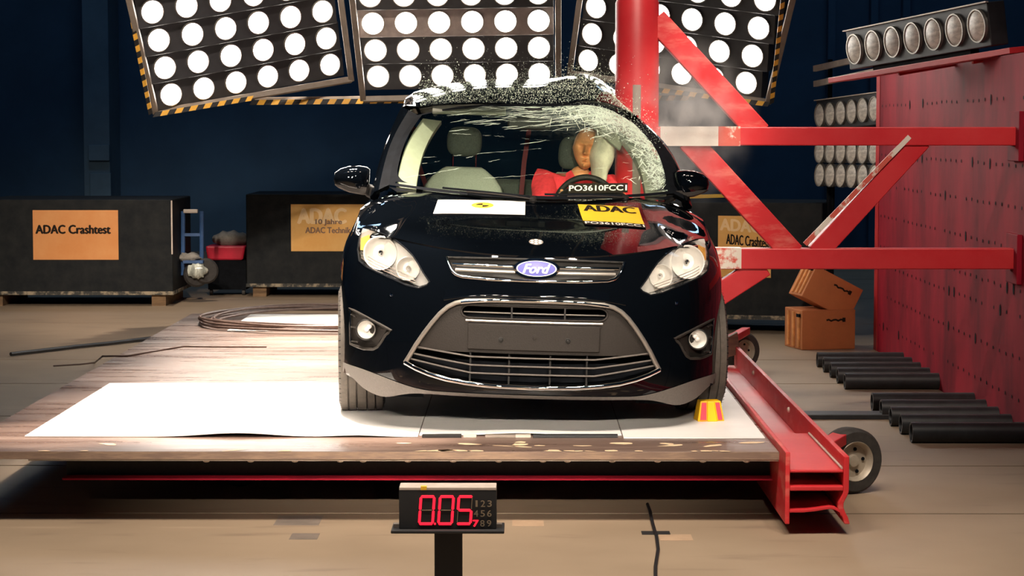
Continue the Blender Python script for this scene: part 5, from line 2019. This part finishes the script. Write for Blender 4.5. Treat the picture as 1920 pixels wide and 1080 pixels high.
def seat(cx, ztop, hr_z):
    b = MB()
    rows = []
    for k in range(13):
        f = k / 12
        z = 0.62 + (ztop - 0.62) * f
        y = 2.28 + 0.18 * f
        hw = 0.245 - 0.02 * f - (0.10 * ((f - 0.72) / 0.28) ** 2.2 if f > 0.72 else 0)
        th = 0.07 - 0.02 * f
        ring = []
        for j in range(20):
            a = 2 * math.pi * j / 20
            cxx = math.copysign(abs(math.cos(a)) ** 0.6, math.cos(a)) * hw
            cyy = math.copysign(abs(math.sin(a)) ** 0.8, math.sin(a)) * th
            bol = -0.035 * (abs(cxx) / hw) ** 3
            ring.append(V((cx + cxx, y + cyy + bol, z)))
        rows.append(ring)
    rows.append([V((cx + (p.x - cx) * 0.8, 2.46 + (p.y - 2.46) * 0.5, ztop + 0.014)) for p in rows[-1]])
    b.rings(rows, True, True)
    st = part('seat', b, 'fabric', smooth=60)
    b = MB()
    b.rings([[V((cx + 0.245 * u, 1.95 + 0.40 * v_, z)) for u, v_ in ((-1, 0), (-0.6, -0.06), (0.6, -0.06), (1, 0), (1, 1), (-1, 1))] for z in (0.48, 0.60, 0.63)], True, True)
    part('seat_cushion', b, 'fabric', st, smooth=40)
    for dx in (-0.065, 0.065):
        part('headrest_post', MB().cyl((cx + dx, 2.46, ztop - 0.03), (cx + dx, 2.47, hr_z), 0.006, 10), 'chrome', st)
    b = MB()
    b.ellipsoid((cx, 2.48, hr_z + 0.07), (0.100, 0.05, 0.085), fn=lambda p, d: V((math.copysign(abs(p.x / 0.100) ** 0.6, p.x) * 0.100, p.y, math.copysign(abs(p.z / 0.085) ** 0.7, p.z) * 0.085)))
    part('headrest', b, 'fabric_dark', st, smooth=60)


seat(-0.365, 1.168, 1.255)
seat(0.29, 1.155, 1.20)
for cx in (-0.40, 0.0, 0.40):
    b = MB()
    b.rings([[V((cx + 0.20 * u, 3.25 + 0.06 * v_ + 0.15 * (z - 0.6), z)) for u, v_ in ((-1, -1), (1, -1), (1, 1), (-1, 1))] for z in (0.55, 1.05, 1.10)], True, True)
    part('rear_seat', b, 'fabric_dark', bevel=0.03)
for pts in ([(-0.66, 2.62, 1.40), (-0.63, 2.58, 1.20), (-0.56, 2.50, 1.02)], [(0.02, 3.1, 1.45), (-0.01, 3.1, 1.20), (-0.02, 3.1, 1.0)]):
    b = MB()
    pts = [V(p) for p in pts]
    b.grid([[p + V((-0.014, 0, 0)) for p in pts], [p + V((0.014, 0, 0)) for p in pts]])
    part('seat_belt', b, 'belt')
# inner mirror and visors
im = V((-0.015, 1.78, 1.435))
part('inner_mirror', MB().obox(im, (0.115, 0, 0), (0, 0.006, 0.032), (0, 0.012, 0)), 'trim_dark', bevel=0.01)
part('sensor_box', MB().obox(im + V((0.02, 0.0, 0.055)), (0.05, 0, 0), (0, 0.02, 0.03), (0, 0.02, 0)), 'trim_dark', bevel=0.008)
part('sun_visor', MB().obox((-0.34, 1.95, 1.500), (0.20, 0, 0), (0, 0.055, 0.02), (0, 0.006, -0.008)), 'headliner', bevel=0.006)
part('sun_visor', MB().obox((0.42, 1.95, 1.415), (0.14, 0.02, -0.08), (0.02, 0.02, 0.032), (0, 0.01, -0.004)), 'cream', bevel=0.005)
part('visor_arm', MB().beam((0.22, 1.80, 1.49), (0.44, 1.80, 1.39), 0.014, 0.018), 'cream', bevel=0.003)
# inflated side airbag
def bag(p, d):
    w_ = 1 + 0.10 * math.sin(7 * d.z + 1) + 0.05 * math.sin(5 * d.x + 9 * d.z)
    k = 1.0 if p.z > -0.07 else max(0.45, 1 + (p.z + 0.07) * 4.5)
    return V((p.x * w_ * k, p.y * w_, p.z))


part('airbag', MB().ellipsoid((0.488, 2.12, 1.268), (0.080, 0.12, 0.185), 28, 22, fn=bag), 'airbag', smooth=70)
# ================================================================== crash test dummy in the driver's seat
DUM = empty('crash_test_dummy', CAR.location, 'crash test dummy with an orange face and red shirt behind the steering wheel', 'crash test dummy', rz=R(1.0))


def skin_mesh(joints, edges, root=0, sub=2):
    me = bpy.data.meshes.new('skin_source')
    me.from_pydata([j[0] for j in joints], edges, [])
    o = bpy.data.objects.new('skin_source', me)
    COL.objects.link(o)
    sk = o.modifiers.new('skin', 'SKIN')
    sk.use_smooth_shade = True
    for i, j in enumerate(joints):
        r_ = j[1]
        me.skin_vertices[0].data[i].radius = r_ if isinstance(r_, tuple) else (r_, r_)
        me.skin_vertices[0].data[i].use_root = (i == root)
    s2 = o.modifiers.new('sub', 'SUBSURF')
    s2.levels = sub
    s2.render_levels = sub
    d = bpy.context.evaluated_depsgraph_get()
    d.update()
    m2 = bpy.data.meshes.new_from_object(o.evaluated_get(d))
    vs = [v.co.copy() for v in m2.vertices]
    fs = [tuple(p.vertices) for p in m2.polygons]
    bpy.data.objects.remove(o)
    bpy.data.meshes.remove(m2)
    return vs, fs


HX, HY, HZ = 0.322, 2.25, 1.308
sh_l, sh_r = V((0.115, 2.36, 1.105)), V((0.475, 2.36, 1.095))
hand_l, hand_r = V((0.165, 1.86, 1.04)), V((0.50, 1.86, 1.03))
el_l, el_r = V((0.065, 2.12, 0.90)), V((0.52, 2.10, 0.90))
J = [(V((0.30, 2.28, 0.66)), (0.17, 0.12)), (V((0.30, 2.34, 0.86)), (0.16, 0.11)), (V((0.297, 2.37, 1.04)), (0.17, 0.11)), (V((0.295, 2.34, 1.13)), 0.07), (V((0.293, 2.30, 1.21)), 0.055),
     (sh_l, 0.068), (el_l, 0.048), (hand_l + V((0.0, 0.09, -0.03)), 0.032),
     (sh_r, 0.068), (el_r, 0.048), (hand_r + V((0.0, 0.09, -0.03)), 0.032),
     (V((0.20, 2.22, 0.64)), 0.095), (V((0.19, 1.80, 0.66)), 0.065), (V((0.19, 1.56, 0.36)), 0.045), (V((0.19, 1.45, 0.34)), 0.04),
     (V((0.40, 2.22, 0.64)), 0.095), (V((0.42, 1.80, 0.66)), 0.065), (V((0.42, 1.56, 0.36)), 0.045), (V((0.42, 1.45, 0.34)), 0.04)]
ED = [(0, 1), (1, 2), (2, 3), (3, 4), (2, 5), (5, 6), (6, 7), (2, 8), (8, 9), (9, 10), (0, 11), (11, 12), (12, 13), (13, 14), (0, 15), (15, 16), (16, 17), (17, 18)]
bb = MB()
vs, fs = skin_mesh(J, ED)
bb.add(vs, fs)
for hnd, side in ((hand_l, -1), (hand_r, 1)):
    base = hnd + V((0, 0.09, -0.03))
    J2 = [(base, 0.030), (hnd + V((0, 0.03, 0.0)), (0.036, 0.018))]
    E2 = [(0, 1)]
    for k in range(4):
        o_ = (k - 1.5) * 0.019
        L = (0.034, 0.040, 0.038, 0.030)[k]
        p0 = hnd + V((o_ * 0.4, 0.005, 0.006 + o_ * 0.9)); p1 = p0 + V((side * 0.004, -L * 0.9, 0.012)); p2 = p1 + V((side * -0.012, -0.012, -L * 0.6)); p3 = p2 + V((0, 0.018, -0.014))
        n0 = len(J2)
        J2 += [(p0, 0.010), (p1, 0.0095), (p2, 0.009), (p3, 0.008)]
        E2 += [(1, n0), (n0, n0 + 1), (n0 + 1, n0 + 2), (n0 + 2, n0 + 3)]
    n0 = len(J2)
    J2 += [(hnd + V((-side * 0.03, 0.03, 0.01)), 0.012), (hnd + V((-side * 0.042, -0.005, 0.02)), 0.0105), (hnd + V((-side * 0.03, -0.03, 0.022)), 0.009)]
    E2 += [(1, n0), (n0, n0 + 1), (n0 + 1, n0 + 2)]
    bb.add(*skin_mesh(J2, E2, 0, 1))


def head_fn(p, d):
    """egg-shaped head with brow, eye sockets, nose, lips, chin and ears; face towards -y"""
    x, z = d.x, d.z
    q = V(p)
    if z < 0:                                   # jaw narrows
        q.x *= 1 - 0.30 * (-z) ** 1.3
    if d.y < 0:
        f = -d.y
        g = lambda cx, cz, sx_, sz: math.exp(-((x - cx) / sx_) ** 2 - ((z - cz) / sz) ** 2)
        out = 0.0
        out += 0.010 * math.exp(-((z - 0.22) / 0.09) ** 2) * math.exp(-(x / 0.5) ** 2)       # brow
        for s in (-1, 1):
            out -= 0.017 * g(0.34 * s, 0.08, 0.19, 0.10)                                     # sockets
            out += 0.007 * g(0.34 * s, 0.07, 0.10, 0.045)                                    # lids
            out += 0.006 * g(0.45 * s, -0.18, 0.2, 0.14)                                     # cheeks
        for k in range(5):
            zc = 0.12 - 0.085 * k
            out += (0.010 + 0.0055 * k) * g(0, zc, 0.085 + 0.022 * k, 0.07)                  # nose ridge
        out -= 0.010 * g(0, -0.37, 0.2, 0.045)
        out += 0.009 * g(0, -0.455, 0.22, 0.04)                                              # lips
        out -= 0.006 * g(0, -0.505, 0.25, 0.02)
        out += 0.010 * g(0, -0.555, 0.19, 0.04)
        out -= 0.008 * g(0, -0.64, 0.22, 0.05)
        out += 0.020 * g(0, -0.80, 0.24, 0.12)                                               # chin
        q.y -= out * 1.7 * min(1, f * 2)
    for s in (-1, 1):                           # ears
        e = math.exp(-((z + 0.02) / 0.16) ** 2 - ((d.y - 0.12) / 0.10) ** 2)
        if s * x > 0.5: q.x += s * 0.004 * e
    return q


hm = MB().ellipsoid((0, 0, 0), (0.077, 0.095, 0.120), 72, 64, fn=head_fn)
tw = Matrix.Translation((HX, HY, HZ)) @ Matrix.Rotation(R(-6), 4, 'Z') @ Matrix.Rotation(R(5), 4, 'Y')
hm.xf(lambda p: tw @ p)
bb.add(hm.v, hm.f)
DX_ = lambda p: V((p.x + (p.z - 0.3) * ROLL, p.y, p.z - p.x * ROLL))
bb.xf(DX_)
body = bb.build('body', 'skin', DUM, smooth=80)
J3 = [(J[0][0], (0.185, 0.135)), (J[1][0], (0.175, 0.125)), (V((0.297, 2.37, 1.02)), (0.18, 0.125)), (V((0.295, 2.345, 1.12)), (0.10, 0.085)), (sh_l, 0.084), (sh_l.lerp(el_l, 0.55), 0.072), (el_l, 0.06), (sh_r, 0.084), (sh_r.lerp(el_r, 0.55), 0.072), (el_r, 0.06)]
sm = MB().add(*skin_mesh(J3, [(0, 1), (1, 2), (2, 3), (2, 4), (4, 5), (5, 6), (2, 7), (7, 8), (8, 9)], 0, 2))
sm.xf(DX_)
sm.build('shirt', 'shirt', DUM, smooth=80)
cl = MB()
for s in (-1, 1):
    pts = [V((0.293 + s * 0.012, 2.225, 1.115)), V((0.293 + s * 0.085, 2.26, 1.10)), V((0.293 + s * 0.082, 2.30, 1.165)), V((0.293 + s * 0.055, 2.25, 1.185))]
    cl.prism(pts, (0, -0.008, 0.002))
cl.xf(DX_)
cl.build('collar', 'shirt', DUM, smooth=40, bevel=0.003)
b = MB()
rows = []
for k in range(13):
    f = k / 12
    p = V((0.44, 2.30, 1.13)).lerp(V((0.16, 2.16, 0.72)), f) + V((0, -0.10 * math.sin(math.pi * f) - 0.01, 0))
    rows.append([p + V((-0.02, 0, -0.012)), p + V((0.02, 0, 0.012))])

# ================================================================== flying glass, dust
rng = random.Random(17)
b = MB()
CM = Matrix.Translation(CAR.location) @ Matrix.Rotation(R(1.0), 4, 'Z')


def shard(p, r_):
    vs = [p + V((rng.uniform(-1, 1), rng.uniform(-1, 1), rng.uniform(-1, 1))) * r_ for _ in range(4)]
    b.add(vs, [(0, 1, 2), (0, 1, 3), (0, 2, 3), (1, 2, 3)])


for k in range(4200):
    t = rng.uniform(-1, 1)
    s_ = rng.random()
    if s_ < 0.72:      # spray over the front of the roof
        base = roof(rng.uniform(-0.95, 0.85), rng.uniform(0.0, 0.35))
        p = crush(base) + V((0, -rng.expovariate(16), rng.expovariate(22)))
    else:              # thrown up by the struck edge
        base = ws(rng.uniform(0.4, 1.0), rng.uniform(0.55, 1.0))
        p = crush(base) + V((rng.gauss(0, 0.05), -0.02 - rng.expovariate(9), rng.expovariate(16)))
    p = V((p.x + (p.z - 0.3) * ROLL, p.y, p.z - p.x * ROLL))
    shard(CM @ p, rng.uniform(0.0012, 0.0045))
for k in range(5200):      # glass crumbs on the roof front, multiplied to stand in for its gleam
    p = crush(roof(rng.uniform(-0.98, 0.98), abs(rng.gauss(0, 0.13)) + 0.005)) + V((0, 0, 0.0015))
    p = V((p.x + (p.z - 0.3) * ROLL, p.y, p.z - p.x * ROLL))
    shard(CM @ p, rng.uniform(0.0017, 0.0042))
o = b.build('glass_fragments', 'crack', fix=False)
tag(o, 'spray of tiny glass fragments flying over the car roof', 'glass fragments', kind='stuff')


def dust_mat():
    m = bpy.data.materials.new('airbag_dust')
    m.use_nodes = True
    nt = m.node_tree
    nt.nodes.clear()
    out = nt.nodes.new('ShaderNodeOutputMaterial')
    pv = nt.nodes.new('ShaderNodeVolumePrincipled')
    pv.inputs['Color'].default_value = (0.99, 0.95, 0.94, 1)
    pv.inputs['Anisotropy'].default_value = 0.0
    tc = nt.nodes.new('ShaderNodeTexCoord')
    gr_ = nt.nodes.new('ShaderNodeTexGradient')
    gr_.gradient_type = 'SPHERICAL'
    nz = nt.nodes.new('ShaderNodeTexNoise')
    nz.inputs['Scale'].default_value = 3.2
    nz.inputs['Detail'].default_value = 4
    nt.links.new(tc.outputs['Object'], gr_.inputs[0])
    nt.links.new(tc.outputs['Object'], nz.inputs[0])
    mr = nt.nodes.new('ShaderNodeMapRange')
    nt.links.new(nz.outputs[0], mr.inputs[0])
    mr.inputs[1].default_value = 0.42; mr.inputs[2].default_value = 0.70
    mu = nt.nodes.new('ShaderNodeMath'); mu.operation = 'MULTIPLY'
    pw = nt.nodes.new('ShaderNodeMath'); pw.operation = 'POWER'; pw.inputs[1].default_value = 1.8
    nt.links.new(gr_.outputs['Fac'], pw.inputs[0])
    nt.links.new(pw.outputs[0], mu.inputs[0]); nt.links.new(mr.outputs[0], mu.inputs[1])
    m2 = nt.nodes.new('ShaderNodeMath'); m2.operation = 'MULTIPLY'
    nt.links.new(mu.outputs[0], m2.inputs[0]); m2.inputs[1].default_value = 11.0
    nt.links.new(m2.outputs[0], pv.inputs['Density'])
    nt.links.new(pv.outputs[0], out.inputs['Volume'])
    return m


o = MB().ellipsoid((0, 0, 0), (1, 1, 1), 24, 16).build('dust_cloud', dust_mat())
q = at(1272, 230, 12.3)
o.location = (q.x, q.y, q.z)
o.scale = (0.48, 0.45, 0.55)
tag(o, 'thin pale dust cloud drifting from the car beside the red pole', 'dust cloud', kind='stuff')
